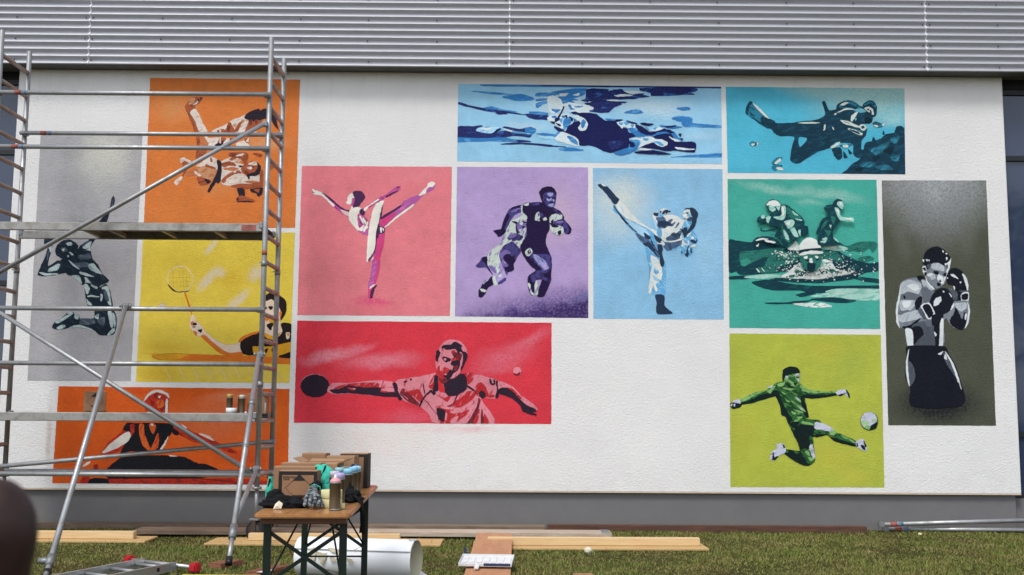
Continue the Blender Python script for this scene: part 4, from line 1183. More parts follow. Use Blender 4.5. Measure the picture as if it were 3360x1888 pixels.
# ---- judo
p = Panel('orange mural square behind the scaffold with two judo fighters in a throw', crop(460, 240, 2.783),
          [(92, 45), (1460, 62), (1415, 1415), (32, 1410)], 'CC7234',
          [(320, 320, 300, 220, 0, 'C98F5C', 0.7, 0.0), (1150, 640, 350, 110, 0, 'CE9A6E', 0.7, 0.0), (700, 1050, 300, 150, 0, 'CB8650', 0.6, 0.0), (1300, 950, 200, 450, 0, 'C86428', 0.6, 0.0), (300, 1250, 350, 200, 0, 'CF7C38', 0.5, 0)],
          palette=dict(w=('D2C6BC','C29C82',25,0.24), b=('9C5030','7E4026',20,0.3), d='28222E', t=('C08A66','A8683F',20,0.3), c='B4683F', k='6E3420'))
cJ = crop(570, 310, 3.911)
p.part('thrown_figure', '''
b: 148,150 200,88 240,48 300,38 372,43 330,112 275,150 272,182 210,222 163,190
t: 215,60 272,48 262,110 188,132
w: 240,140 300,100 330,60 300,115
d: 300,60 330,70 320,90;340,45 368,45 350,62
b: 160,195 220,240 260,340 310,480 340,600 330,680 420,700 400,770 288,832 300,690 290,560 250,420 198,290
t: 215,240 262,330 320,480 350,600 400,700 380,560 330,440 270,300
w: 213,235 272,185 322,250 372,370 432,470 442,560 472,670 420,700 390,580 330,470 270,330
c: 330,500 390,540 440,650 370,650 340,590
w: 348,882 420,828 472,798 542,828 562,850 562,972 480,932 400,922 300,932 298,912
t: 308,960 380,928 480,948 562,975 532,1062 440,1102 350,1082 300,1032 228,1020
c: 200,980 300,960 300,1030 170,1050 150,1020
b: 470,810 500,850 480,870;420,900 540,950 480,945 410,925
w: 268,985 300,1000 352,1042 330,1047 278,1022
b: 303,1068 400,1080 472,1110 440,1152 350,1172 318,1130
d: 398,1085 440,1095 477,1125 430,1142
b: 110,862 200,880 190,930 150,1000 110,1062 130,980
w: 8,1130 60,1078 107,1053 97,1100 40,1167;83,830 130,813 160,830 222,860 200,877 140,852 95,887
w: 603,870 690,828 740,798 800,768 892,750 882,800 830,830 800,880 892,900 860,960 880,1012 960,1062 1112,1010 1112,1110 1122,1142 1000,1152 850,1152 720,1172 620,1142 608,1000
b: 608,890 700,868 760,878 802,922 720,912 640,932;618,1102 700,1030 820,978 872,1012 780,1022 690,1082 640,1142;718,830 790,788 872,758 800,822 740,852;838,1062 960,1092 860,1102 778,1132
c: 640,960 720,940 830,950 760,980;900,1120 1000,1110 1100,1125 1000,1140
w: 678,1090 800,1040 950,1062 962,1100 850,1132 740,1142 700,1132;770,850 860,830 840,870;750,990 800,985 790,1005
b: 738,1172 850,1150 1000,1150 1112,1128 1132,1182 1000,1202 900,1217 800,1202
d: 558,848 607,870 612,980 602,1102 570,1142 540,1132 460,1252 438,1247 470,1170 530,1060 570,960
b: 868,960 910,900 950,878 1010,858 1062,868 1092,930 1050,1002 960,1032 890,1002
w: 958,890 1052,863 1077,902 1020,912;938,942 1012,930 990,962;990,880 1010,875 1000,895
k: 900,980 960,1000 940,1020;1000,930 1040,925 1020,945
d: 1068,878 1117,930 1112,1002 1050,1047 960,1047 948,1030 1040,1002 1082,940
d: 938,1030 972,1060 962,1092;838,918 892,920 860,937
b: 1108,1000 1147,980 1142,1152 1110,1112;1228,910 1277,863 1282,930 1235,972
d: 983,1220 1050,1208 1142,1198 1132,1272 1090,1312 1060,1272 1000,1247
b: 1030,1225 1100,1220 1090,1260 1050,1245
d: 818,1213 902,1220 907,1302 850,1322
b: 808,1332 870,1298 920,1318 1032,1358 1022,1382 860,1377 813,1377
d: 815,1375 900,1370 1010,1375 930,1385;812,1335 830,1325 825,1370
''', cJ)
p.part('throwing_figure', '''
b: 958,330 1030,318 1120,340 1172,360 1100,412 1000,462 918,492 930,420
k: 970,340 1010,330 990,400;1050,340 1080,345 1060,390
w: 708,370 760,328 850,298 922,263 912,310 962,330 940,402 900,492 820,497 780,482 740,422
b: 788,462 830,380 872,348 862,390 820,482
t: 870,340 910,330 890,380;760,400 800,380 790,420
b: 658,472 690,388 722,358 752,410 792,482 740,502 690,492
k: 690,420 720,400 720,470 700,480
w: 488,480 560,438 640,408 692,378 662,450 600,462 540,492
b: 560,470 640,450 660,490 580,490
w: 438,570 582,560 562,642 520,672 470,672 448,622;638,570 722,570 700,622 640,632;798,640 900,598 942,620 982,682 850,692
b: 598,570 672,570 600,652 560,652;728,570 802,580 740,622;908,570 972,570 940,632
w: 590,460 604,460 602,640 592,652
d: 528,655 570,630 622,640 590,667;620,610 640,600 630,640
b: 718,750 942,755 942,852 910,892 870,832 800,802 728,802
w: 798,790 902,758 870,792;820,680 960,670 900,700
b: 1018,758 1132,770 1110,802
k: 730,760 800,770 760,790
w: 1040,490 1070,490 1060,510;930,600 970,560 960,610
d: 908,300 940,253 1000,218 1090,188 1112,215 1160,188 1262,205 1302,260 1332,400 1342,452 1280,380 1240,310 1170,310 1100,332 1050,320 1030,352 1000,320 960,332
''', cJ)

# ---- badminton
p = Panel('yellow mural panel behind the scaffold with a badminton player and racket', crop(430, 740, 2.731),
          [(110, 55), (1468, 65), (1420, 1412), (45, 1402)], 'D8BE44',
          [(450, 330, 420, 150, 0, 'C6A832', 0.5, 0.0), (900, 480, 250, 140, 0, 'CCA424', 0.6, 0.0), (730, 190, 130, 40, 50, 'D0C3AE', 0.95, 0.2), (690, 480, 200, 60, 45, 'D0C3AE', 0.95, 0.2), (800, 430, 90, 60, 0, 'D0C3AE', 0.9, 0.1), (1120, 430, 130, 90, 50, 'CFC2AE', 0.9, 0.1), (960, 660, 190, 60, 38, 'D0C3AE', 0.95, 0.2), (300, 1090, 380, 90, 0, 'CDA024', 0.6, 0.0), (250, 1330, 300, 120, 0, 'C79E22', 0.7, 0), (800, 1320, 500, 60, 0, 'D2BE66', 0.6, 0), (700, 1180, 700, 28, -2, 'C9741C', 0.95, 0.5)],
          mottle=0.05, warp=0.06, palette=dict(o='CF6D1A', d='221917', s='D8C3AF', y='CF9420', w='D0BFA4', r='C09A3C'))
ring = 'w: ' + ell(440, 482, 116, 121, 24, -0.3) + '\nbg: ' + ell(440, 482, 108, 113, 24, -0.3)
p.part('racket', ring + '''
d: 330,520 345,555 380,590 440,602 500,595 530,578 500,588 440,594 390,582 355,550
''' + '\n'.join('r!: %d,%d %d,%d %d,%d %d,%d' % (x, 390, x + 3, 390, x + 15, 585 - abs(x - 430) // 2, x + 12, 585 - abs(x - 430) // 2) for x in (370, 400, 430, 460, 490)) +
'\n' + '\n'.join('r!: %d,%d %d,%d %d,%d %d,%d' % (345, y, 530, y - 6, 530, y - 3, 345, y + 3) for y in (430, 470, 510, 550)) + '''
o!: 472,600 490,598 528,720 553,805 540,810
''')
p.part('shuttlecock', 'w: 245,722 285,698 312,722 280,735 255,735')
p.part('table', '''
o: 190,1168 400,1150 900,1168 1435,1188 1430,1244 900,1217 300,1207
y: 190,1168 330,1152 520,1158 420,1200 300,1207
''')
for k in range(9):
    x = 300 + k * 125
    p.part('floor_line', 'w!: %d,1272 %d,1272 %d,1390 %d,1390' % (x, x + 4, x + 64, x + 58))
p.part('figure', '''
s: 528,870 545,803 567,810 577,850 622,890 662,950 632,992 590,992 560,952 533,912
d: 600,942 642,930 627,962;545,880 580,875 590,890 560,895;550,905 580,910 560,915
o: 535,870 560,860 545,900;560,950 590,960 585,990
s: 640,930 720,1000 800,1050 880,1073 960,1058 992,1028 1002,1132 900,1152 820,1112 740,1062 660,1002
o: 628,992 660,985 700,1020 780,1088 870,1143 1002,1138 992,1167 880,1167 780,1132 700,1062
d: 1000,1000 1060,978 1140,958 1200,990 1290,1010 1350,960 1348,880 1442,890 1442,1062 1300,1082 1180,1082 1100,1092 1102,1162 1010,1152 978,1080
o: 960,1050 1000,1000 1130,950 1140,962 1040,1000 1000,1030
y: 1095,1085 1180,1100 1440,1048 1432,1122 1330,1167 1200,1182 1108,1162
d: 1338,1167 1436,1138 1436,1187 1330,1182;1200,1120 1225,1105 1210,1150;1260,1110 1285,1095 1270,1140
s: 1198,900 1332,900 1352,960 1280,1012 1188,972
s: 1188,690 1250,658 1302,680 1342,780 1342,852 1320,942 1250,962 1200,932 1183,880
y: 1240,838 1322,830 1312,902 1262,902;1190,960 1280,1000 1340,960 1290,1020 1220,1010
d: 1193,640 1240,608 1312,618 1372,660 1394,710 1382,792 1340,852 1345,772 1310,702 1260,662 1193,682
d: 1233,728 1272,733 1250,757;1218,890 1272,878 1250,942;1190,740 1215,735 1212,750
o: 1200,828 1237,835 1215,857;1330,780 1350,775 1340,830
w: 1390,965 1420,962 1418,1010 1395,1015
o: 1398,970 1415,968 1412,990
''')

# ---- handball
p = Panel('deep orange mural panel low behind the scaffold with a diving player in black', crop(160, 1250, 3.22),
          [(104, 58), (2543, 86), (2525, 1098), (37, 1082)], 'C8530F',
          [(1800, 420, 700, 350, 0, 'C97049', 0.75, 0.05), (1950, 170, 500, 110, 4, 'CB8262', 0.7, 0.0), (2400, 400, 130, 300, 0, 'CF6A1E', 0.6, 0), (250, 700, 300, 300, 0, 'B5480E', 0.6, 0), (900, 110, 250, 60, 0, 'BF3512', 0.6, 0), (2050, 820, 480, 140, -12, 'B2300F', 0.6, 0), (1400, 1085, 1300, 90, 0, 'A31C0C', 0.95, 0.4), (600, 800, 260, 240, 30, 'B23A10', 0.6, 0)],
          palette=dict(d='15161D', r=('AE2716','7E1A12',-25,0.3), w='CBC5BF', o=('C25A1E','AE2716',70,0.3), k='7E1A12', n='B8480F'))
p.part('figure', '''
r: 1010,200 1060,130 1140,108 1232,130 1267,200 1257,302 1230,362 1100,357 1040,342 1018,262
w: 1003,217 1040,148 1100,103 1180,98 1262,140 1270,182 1230,142 1150,120 1080,142 1030,192;1238,198 1260,210 1252,342 1235,342;1160,165 1180,160 1170,185
k: 1110,150 1150,140 1140,190;1080,230 1110,220 1100,260;1180,290 1210,285 1200,320
o: 1130,220 1200,200 1220,260 1160,290
w: 1040,330 1130,345 1120,357 1050,352
r: 555,775 640,640 740,570 832,470 900,460 880,600 780,720 620,780
d: 828,448 920,448 1292,453 1302,542 1240,622 1180,732 1000,762 870,742 758,775 800,682 860,602 892,562 790,512
r: 860,470 900,460 905,530 880,560
o: 958,460 1002,460 1012,560 1060,682 1082,742 1000,692 963,582;1060,460 1132,470 1100,562;1130,602 1162,560 1152,702 1080,742
w: 1078,455 1110,455 1092,475
w: 566,765 640,680 750,590 842,538 867,580 832,642 720,712
w: 1172,732 1220,660 1265,585 1240,650 1195,732
r: 1308,520 1400,468 1500,530 1600,570 1800,660 2000,760 1900,752 1700,662 1560,652 1430,592
w: 1395,455 1460,500 1440,500;1585,555 1680,578 1745,632 1690,612
d: 1288,490 1372,540 1362,572 1320,562
d: 598,935 700,858 800,800 1000,790 1280,788 1440,810 1560,868 1680,888 1795,950 1600,1030 900,1040 640,1040
n: 700,780 760,790 690,860 600,930 500,940
w: 1270,785 1360,800 1290,798;360,900 400,865 440,858 390,900
d: 408,1062 480,1028 640,1040 662,1077 500,1089 418,1087;800,1040 892,1033 830,1087 768,1082
r: 850,1037 2100,1042 2310,1095 838,1089;640,1040 790,1040 760,1085 660,1080;330,1083 380,990 430,990 410,1083
k: 1600,1035 1850,1050 2000,1090 1900,1070;480,900 520,890 500,990
''')
# ================================================================ the scaffold tower
YF, YR = 11.0, 11.66
xr = (A(872, 700, YF).x + A(917, 700, YR).x) / 2
xl = xr - 2.86
TR = 0.027
sc = empty('scaffold_tower', (xr - 1.4, YF, 0), 'aluminium mobile scaffold tower with two platforms in front of the left pictures', 'scaffold')
def zf(v, u=860): return A(u, v, YF).z
def zr(v, u=900): return A(u, v, YR).z
z_low = zf(1560)
z_front_top, z_rear_top = zf(124), zr(193)
def end_frame(x, ztf, ztr):
    fr = tube('end_frame', (x, YF, z_low - 0.12), (x, YF, ztf), TR, M_ALU, sc)
    tube('post', (x, YR, z_low - 0.05), (x, YR, ztr), TR, M_ALU, fr)
    z = z_low
    while z < ztr - 0.05:
        tube('rung', (x, YF + TR * 0.8, z), (x, YR - TR * 0.8, z), TR * 0.86, M_RUNG, fr)
        z += 0.2745
    for zz, y in ((zf(866), YF), (zr(895), YR), (zf(1262), YF)):
        tube('collar', (x, y, zz - 0.03), (x, y, zz + 0.03), TR * 1.16, M_STEEL, fr)
        box('locking_clip', (x - 0.035, y - 0.01, zz + 0.01), (0.03, 0.012, 0.012), M_STEEL, fr)
    return fr
end_frame(xr, z_front_top, z_rear_top)
end_frame(xl, zf(100, 0), zr(170, 90))
def hook(p):
    tube('claw', p + Vector((0, 0, -0.02)), p + Vector((0, 0, 0.03)), 0.034, M_STEEL, sc, 10)
def rail(v0, v1, plane, name='guard_rail', marks=True):
    Y = YF - 0.05 if plane == 'f' else YR - 0.05
    z0, z1 = A(100, v0, Y).z, A(800, v1, Y).z
    zm = (z0 + z1) / 2
    r_ = tube(name, (xl - 0.03, Y, zm), (xr + 0.03, Y, zm), 0.024, M_ALU, sc)
    for x in (xl, xr):
        box('claw', (x - 0.02 if x == xr else x + 0.02, Y + 0.025, zm), (0.075, 0.05, 0.06), M_STEEL, r_, None, 0.01, 2)
    if marks:
        tube('red_mark', (xl + 0.20, Y, zm), (xl + 0.27, Y, zm), 0.0246, M_REDTAPE, r_)
        tube('blue_mark', (xl + 0.28, Y, zm), (xl + 0.32, Y, zm), 0.0246, M_BLUETAPE, r_)
    return r_
rail(302, 312, 'f'); rail(432, 447, 'r'); rail(477, 492, 'f')
rail(1010, 1018, 'f', marks=False); rail(1191, 1197, 'f', marks=False)
rail(1553, 1561, 'f', 'base_rail', False); rail(1546, 1550, 'r', 'base_rail', False)
def brace(a, b, Ya, Yb, xa=None, xb=None):
    pa, pb = A(*a, Ya), A(*b, Yb)
    d = pb - pa
    if xa is not None: pa, = (pa + d * ((xa - pa.x) / d.x),)
    if xb is not None: pb, = (pa + d * ((xb - pa.x) / d.x),)
    o = tube('diagonal_brace', pa, pb, 0.023, M_ALU, sc)
    for q in (pa, pb):
        box('brace_hook', q + Vector((0, 0.02, 0)), (0.06, 0.05, 0.06), M_STEEL, o, None, 0.008)
brace((0, 893), (868, 406), YF - 0.06, YF - 0.06, xl, None)
brace((0, 1027), (819, 1549), YF - 0.06, YF - 0.06, xl, None)
brace((0, 1531), (893, 1449), YF + 0.03, YR - 0.02, xl, None)
# platforms
M_DECKPLY = wood('aged_deck_plywood', '5A5048', '3E3630', 'X', 1.0, 0.85)
def platform(zt, hatch):
    pl = box('platform', ((xl + xr) / 2, YF + 0.035, zt - 0.043), (xr - xl - 0.08, 0.035, 0.086), M_ALU_DULL, sc, None, 0.006)
    box('rear_beam', ((xl + xr) / 2, YR - 0.05, zt - 0.043), (xr - xl - 0.08, 0.035, 0.086), M_ALU_DULL, pl, None, 0.006)
    x0 = xl + (0.95 if hatch else 0.05)
    box('deck_board', ((x0 + xr - 0.05) / 2, (YF + YR) / 2 - 0.008, zt - 0.012), (xr - 0.05 - x0, YR - YF - 0.135, 0.018), M_DECKPLY, pl)
    for x in np.arange(x0 + 0.25, xr - 0.1, 0.55):
        box('cross_bar', (x, (YF + YR) / 2 - 0.008, zt - 0.05), (0.04, YR - YF - 0.136, 0.045), M_ALU_DULL, pl)
    if hatch:
        box('hatch_board', (xl + 1.28, YF + 0.35, zt + 0.012), (0.82, 0.48, 0.014), M_BROWNW, pl, Matrix.Rotation(R(2), 3, 'Z'))
        box('cross_bar', (x0 - 0.03, (YF + YR) / 2 - 0.008, zt - 0.045), (0.04, YR - YF - 0.136, 0.05), M_ALU_DULL, pl)
    for x in (xl + 0.05, xr - 0.05):
        for y in (YF + 0.035, YR - 0.05):
            box('hook', (x, y, zt - 0.02), (0.05, 0.05, 0.07), M_STEEL, pl, None, 0.01)
    return pl
zt1 = zf(733)
zt2 = zf(1358)
pl1 = platform(zt1, True)
box('red_paint_patch', (A(815, 745, YF).x, YF + 0.016, zt1 - 0.045), (0.15, 0.004, 0.06), M_REDTAPE, pl1)
pl2 = platform(zt2, False)
tube('red_mark', (xr, YF, zf(822)), (xr, YF, zf(838)), TR * 1.02, M_REDTAPE, sc)
# castors
M_HUB = plain('dirty_wheel_hub', '3B302B', 0.7, var=0.3)
def castor(x, y, turn, ztop):
    c = tube('castor', (x, y, 0.20), (x, y, ztop), 0.019, M_STEEL, sc)
    tube('spindle_plate', (x, y, ztop - 0.02), (x, y, ztop + 0.005), 0.05, M_STEEL, c, 16)
    M = Matrix.Translation((x, y, 0.105)) @ Matrix.Rotation(turn, 4, 'Z') @ Matrix.Rotation(R(90), 4, 'Y')
    lathe('wheel', [(0.03, -0.026), (0.09, -0.024), (0.104, -0.018), (0.104, 0.018), (0.09, 0.024), (0.03, 0.026)], M_RUBBER, c, 28, M)
    lathe('hub', [(0.012, -0.03), (0.07, -0.0275), (0.07, 0.0275), (0.012, 0.03)], M_HUB, c, 20, M)
    Rz = Matrix.Rotation(turn, 3, 'Z')
    for s_ in (-1, 1):
        box('fork', Vector((x, y, 0.15)) + Rz @ Vector((0.04 * s_, 0, 0)), (0.006, 0.05, 0.13), M_HUB, c, Rz, 0.003)
    box('fork_crown', (x, y, 0.222), (0.09, 0.10, 0.02), M_STEEL, c, Rz, 0.004)
    box('brake_pedal', Vector((x, y, 0.205)) + Rz @ Vector((0, -0.11, 0)), (0.05, 0.08, 0.012), M_STEEL, c, Rz, 0.003)
castor(xr, YF, R(70), z_low - 0.12)
castor(xr, YR, R(4), z_low - 0.05)
castor(xl, YF, R(30), z_low - 0.12)
castor(xl, YR, R(10), z_low - 0.05)
# stabilisers
def clamp(name, p, par):
    c = box(name, p, (0.085, 0.07, 0.07), M_STEEL, par, None, 0.014, 2)
    for s_ in (-1, 1):
        tube('bolt', p + Vector((0.05 * s_, -0.04, -0.012)), p + Vector((0.05 * s_, -0.04, 0.022)), 0.011, M_STEEL, c, 8)
    return c
top = Vector((xr - 0.01, YF - 0.055, zf(1168)))
foot = G(750, 1846, 0.065)
st = tube('stabiliser', top, foot.lerp(top, 0.10), 0.025, M_ALU, sc)
clamp('clamp', Vector((xr, YF - 0.03, zf(1166))), st)
tube('foot_tube', foot.lerp(top, 0.13), foot, 0.020, M_ALU, st)
tube('foot_collar', foot.lerp(top, 0.095), foot.lerp(top, 0.15), 0.032, M_STEEL, st)
tube('mid_collar', foot.lerp(top, 0.50), foot.lerp(top, 0.512), 0.028, M_STEEL, st)
tube('mid_collar', foot.lerp(top, 0.72), foot.lerp(top, 0.74), 0.030, M_STEEL, st)
tube('rubber_foot', foot.lerp(top, 0.02), foot + Vector((0, 0, -0.018)), 0.029, M_RUBBER, st)
st2 = tube('stabiliser_strut', Vector((xr + 0.005, YF - 0.06, zf(1542))), foot.lerp(top, 0.175), 0.022, M_ALU, sc)
clamp('clamp', Vector((xr, YF - 0.035, zf(1540))), st2)
lt = A(412, 1006, YF - 0.10)
lf = G(150, 1893, 0.03)
st3 = tube('stabiliser', lt, lf, 0.025, M_ALU, sc)
clamp('clamp', lt + Vector((0, 0.03, 0.0)), st3)
tube('mid_collar', lf.lerp(lt, 0.03), lf.lerp(lt, 0.06), 0.033, M_STEEL, st3)
tube('rubber_foot', lf + Vector((0, 0, -0.03)), lf.lerp(lt, 0.02), 0.032, M_RUBBER, st3)
tube('clamp_knob', lf.lerp(lt, 0.045) + Vector((-0.09, 0, 0)), lf.lerp(lt, 0.045), 0.026, M_STEEL, st3)

# ================================================================ boxes and cans
def prism(name, pts, y, mat, parent, M, th=0.0006):
    vs = [(x, y, z) for x, z in pts]
    return mesh(name, vs, [tuple(range(len(vs)))], mat, parent, False, None, M)
def text_mesh(name, txt, size, mat, parent, M):
    cu = bpy.data.curves.new(name, 'FONT'); cu.body = txt; cu.size = size; cu.offset = size * 0.025
    o = bpy.data.objects.new(name, cu); COL.objects.link(o)
    dg = bpy.context.evaluated_depsgraph_get(); dg.update()
    me = bpy.data.meshes.new_from_object(o.evaluated_get(dg))
    bpy.data.objects.remove(o)
    me.materials.clear(); me.materials.append(mat)
    return link(bpy.data.objects.new(name, me), parent, M)
def carton(c, w, d, h, rot, label, group, mark=False, border=False, words=None, flaps=False, dark_side=False, mat=None):
    """c: middle of the lower front edge"""
    mat = mat or M_CARD
    root = empty('cardboard_box', c, label, 'box', group)
    B = Matrix.Translation(Vector(c)) @ Matrix.Rotation(rot, 4, 'Z')
    from_bm('carton_body', box_bm(w, d, h, 0.003), mat, root, False, B @ Matrix.Translation((0, d / 2, h / 2)))
    if flaps:
        for s_, a in ((-1, R(-62)), (1, R(70))):
            M = B @ Matrix.Translation((s_ * w / 2, d / 2, h + 0.002)) @ Matrix.Rotation(a, 4, 'Y') @ Matrix.Translation((0, 0, d * 0.14))
            from_bm('flap', box_bm(0.004, d * 0.98, d * 0.28, 0.0), M_CARD2, root, False, M)
        from_bm('flap', box_bm(w * 0.98, 0.004, d * 0.3), M_CARD2, root, False, B @ Matrix.Translation((0, d - 0.01, h + 0.004)) @ Matrix.Rotation(R(-80), 4, 'X') @ Matrix.Translation((0, 0, d * 0.15)))
    else:
        from_bm('top_tape', box_bm(w * 1.002, 0.05, 0.0012), M_CARD2, root, False, B @ Matrix.Translation((0, d / 2, h + 0.0008)))
        from_bm('lid_flap', box_bm(w * 0.99, d * 0.47, 0.003), M_CARD2, root, False, B @ Matrix.Translation((0, d * 0.25, h + 0.003)) @ Matrix.Rotation(R(1.2), 4, 'X'))
    y = -0.0012
    if border:
        t = 0.02
        for (x0, x1, z0, z1) in ((-w/2, w/2, h - t, h + 0.001), (-w/2, w/2, 0, t), (-w/2 - .001, -w/2 + t, t, h - t), (w/2 - t, w/2 + .001, t, h - t)):
            prism('black_edge', [(x0, z0), (x1, z0), (x1, z1), (x0, z1)], y, M_INK, root, B)
    if dark_side:
        mesh('black_side', [(w/2 + .001, 0, 0), (w/2 + .001, d, 0), (w/2 + .001, d, h), (w/2 + .001, 0, h)], [(0, 1, 2, 3)], M_INK, root, False, None, B)
        prism('black_edge', [(w/2 - 0.03, 0), (w/2, 0), (w/2, h), (w/2 - 0.03, h)], y, M_INK, root, B)
        prism('black_edge', [(-w/2, h - 0.02), (w/2 - 0.03, h - 0.02), (w/2 - 0.03, h), (-w/2, h)], y, M_INK, root, B)
    if mark:
        cx, cz, q = mark
        o_, i_ = q, q * 0.965
        ring = [(0, o_), (o_, 0), (0, -o_), (-o_, 0)]; rin = [(0, i_), (i_, 0), (0, -i_), (-i_, 0)]
        vs = [(cx + a, y - 0.0004, cz + b) for a, b in ring + rin]
        dm = mesh('hazard_diamond', vs, [(i, (i + 1) % 4, 4 + (i + 1) % 4, 4 + i) for i in range(4)], M_INK, root, False, None, B)
        k = q * 0.52
        prism('diamond_tip', [(cx, cz + o_), (cx - (o_ - k), cz + k), (cx + (o_ - k), cz + k)], y - 0.0006, M_INK, dm, B)
        prism('diamond_tip', [(cx, cz - o_), (cx - (o_ - k), cz - k), (cx + (o_ - k), cz - k)], y - 0.0006, M_INK, dm, B)
    for (txt, x, z, size) in (words or []):
        text_mesh('printed_words', txt, size, M_INK, root, B @ Matrix.Translation((x, y - 0.0006, z)) @ Matrix.Rotation(R(90), 4, 'X'))
    return root
CAPM = {}
def spray_can(c, cap, label, group, nozzle=False, scale=1.0):
    root = empty('spray_can', c, label, 'spray can', group)
    B = Matrix.Translation(Vector(c)) @ Matrix.Scale(scale, 4)
    if cap not in CAPM: CAPM[cap] = plain('cap_' + cap, cap, 0.4, var=0.05)
    m = CAPM[cap]
    lathe('can_body', [(0.030, 0.0), (0.0325, 0.003), (0.0325, 0.008), (0.0318, 0.010), (0.0318, 0.148), (0.0325, 0.150), (0.0325, 0.154)], M_CAN, root, 24, B)
    lathe('base_ring', [(0.0322, 0.001), (0.0334, 0.003), (0.0334, 0.007), (0.0322, 0.009)], M_STEEL, root, 24, B)
    lathe('rim', [(0.0322, 0.149), (0.0334, 0.151), (0.0334, 0.155), (0.0315, 0.157)], M_STEEL, root, 24, B)
    if nozzle:
        lathe('shoulder', [(0.0320, 0.155), (0.030, 0.165), (0.022, 0.175), (0.015, 0.179)], m, root, 24, B)
        lathe('nozzle', [(0.011, 0.178), (0.011, 0.186), (0.007, 0.188), (0.007, 0.198), (0.003, 0.200)], M_WHITE, root, 12, B)
    else:
        lathe('cap', [(0.0318, 0.155), (0.0310, 0.178), (0.0295, 0.186), (0.024, 0.190), (0.016, 0.190), (0.014, 0.186), (0.004, 0.186)], m, root, 24, B)
    return root
# on the lower platform
Yb = YF + 0.16
bx = A(318, 1352, Yb)
zd = zt2 + 0.002
carton((A(310, 1352, Yb).x, Yb, zd), 0.215, 0.21, 0.215, R(20), 'small brown cardboard box with a diamond mark on the lower scaffold platform', 'cardboard boxes', mark=(0.0, 0.115, 0.085), words=[('EXTREMELY FLAMMABLE AEROSOLS', -0.095, 0.008, 0.0135)])
carton((A(842, 1352, Yb + 0.1).x, Yb + 0.12, zd), 0.20, 0.2, 0.205, R(6), 'brown cardboard box behind the right post on the lower scaffold platform', 'cardboard boxes')
zc = zd
cup = lathe('white_cup', [(0.040, 0), (0.055, 0.001), (0.057, 0.055), (0.054, 0.055), (0.051, 0.006), (0.01, 0.005)], M_WHITE, None, 24, Matrix.Translation((A(759, 1355, Yb - 0.05).x, Yb - 0.05, zd)))
tag(cup, 'small white plastic tub holding a can on the scaffold platform', 'cup')
spray_can((A(752, 1350, Yb - 0.05).x, Yb - 0.045, zd + 0.007), 'C9A24A', 'spray can with yellow ochre cap standing in the white tub on the scaffold', 'spray cans', False, 1.0)
spray_can((A(787, 1350, Yb).x, Yb + 0.03, zd), 'B98A3C', 'spray can with brown ochre cap half hidden behind the pale capped can', 'spray cans')
spray_can((A(797, 1350, Yb).x, Yb - 0.045, zd), 'C9C4B4', 'spray can with pale cap beside the white tub on the scaffold', 'spray cans')
lump('paper_scrap', (A(807, 1358, Yb - 0.08).x, Yb - 0.09, zd + 0.008), (0.012, 0.01, 0.01), M_WHITE, None, 0.4, 2, 3, 2)
tag(bpy.data.objects['paper_scrap'], 'tiny white scrap at the foot of the cans on the scaffold platform', 'paper')
tag(tube('white_stick', (A(869, 1358, YF + .12).x, YF + 0.12, zd), (A(869, 1358, YF + .12).x, YF + 0.13, zd + 0.11), 0.006, M_WHITE), 'thin white stick standing behind the right post on the scaffold platform', 'stick')
# ================================================================ the folding beer table
ZT = 0.77
n_l, n_r, f_r = G(846, 1680, ZT), G(1152, 1686, ZT), G(1246, 1587, ZT)
ty = (f_r - n_r).normalized()
tx = Vector((ty.y, -ty.x, 0))
T0 = n_r - tx * 0.265
yaw = math.atan2(tx.y, tx.x)
RT = Matrix.Rotation(yaw, 3, 'Z')
TWID, TLEN = 0.53, 2.2
def T(a, b, z=0.0):                             # a: away from the camera, b: to the right, z: above the top
    p = T0 + ty * a + tx * b
    return Vector((p.x, p.y, ZT + z))
tab = empty('beer_table', (T0.x, T0.y, 0), 'long folding beer table with lacquered wooden top and dark green steel legs', 'table')
bm = bmesh.new()                                # table top with rounded corners
rc, pts = 0.035, []
for cx, cy, a0 in ((TWID/2 - rc, rc, -90), (TWID/2 - rc, TLEN - rc, 0), (-TWID/2 + rc, TLEN - rc, 90), (-TWID/2 + rc, rc, 180)):
    for k in range(6):
        a = R(a0 + 90 * k / 5); pts.append((cx + rc * math.cos(a), cy + rc * math.sin(a)))
f = bm.faces.new([bm.verts.new((x, y, -0.027)) for x, y in pts])
ex = bmesh.ops.extrude_face_region(bm, geom=[f])
bmesh.ops.translate(bm, verts=[v for v in ex['geom'] if isinstance(v, bmesh.types.BMVert)], vec=(0, 0, 0.027))
bmesh.ops.recalc_face_normals(bm, faces=bm.faces)
bmesh.ops.bevel(bm, geom=[e for e in bm.edges if abs(e.verts[0].co.z - e.verts[1].co.z) < 1e-5], offset=0.007, segments=2, affect='EDGES')
B = Matrix.Translation(T(0, 0)) @ RT.to_4x4()
ttop = from_bm('table_top', bm, M_TABLE, tab, False, B)
for b in (-0.085, 0.085):                       # joints between the three boards
    vs = [T(0.006, b - 0.0012, 0.0008), T(0.006, b + 0.0012, 0.0008), T(TLEN - 0.006, b + 0.0012, 0.0008), T(TLEN - 0.006, b - 0.0012, 0.0008)]
    mesh('board_joint', vs, [(0, 1, 2, 3)], M_BROWNW, ttop)
M_APRON = wood('dark_batten', '6B4630', '4A2E20', 'X', 1.0, 0.5)
for a in (0.07, 1.1, TLEN - 0.10):
    box('batten', T(a, 0, -0.045), (TWID - 0.06, 0.05, 0.034), M_APRON, tab, RT, 0.003)
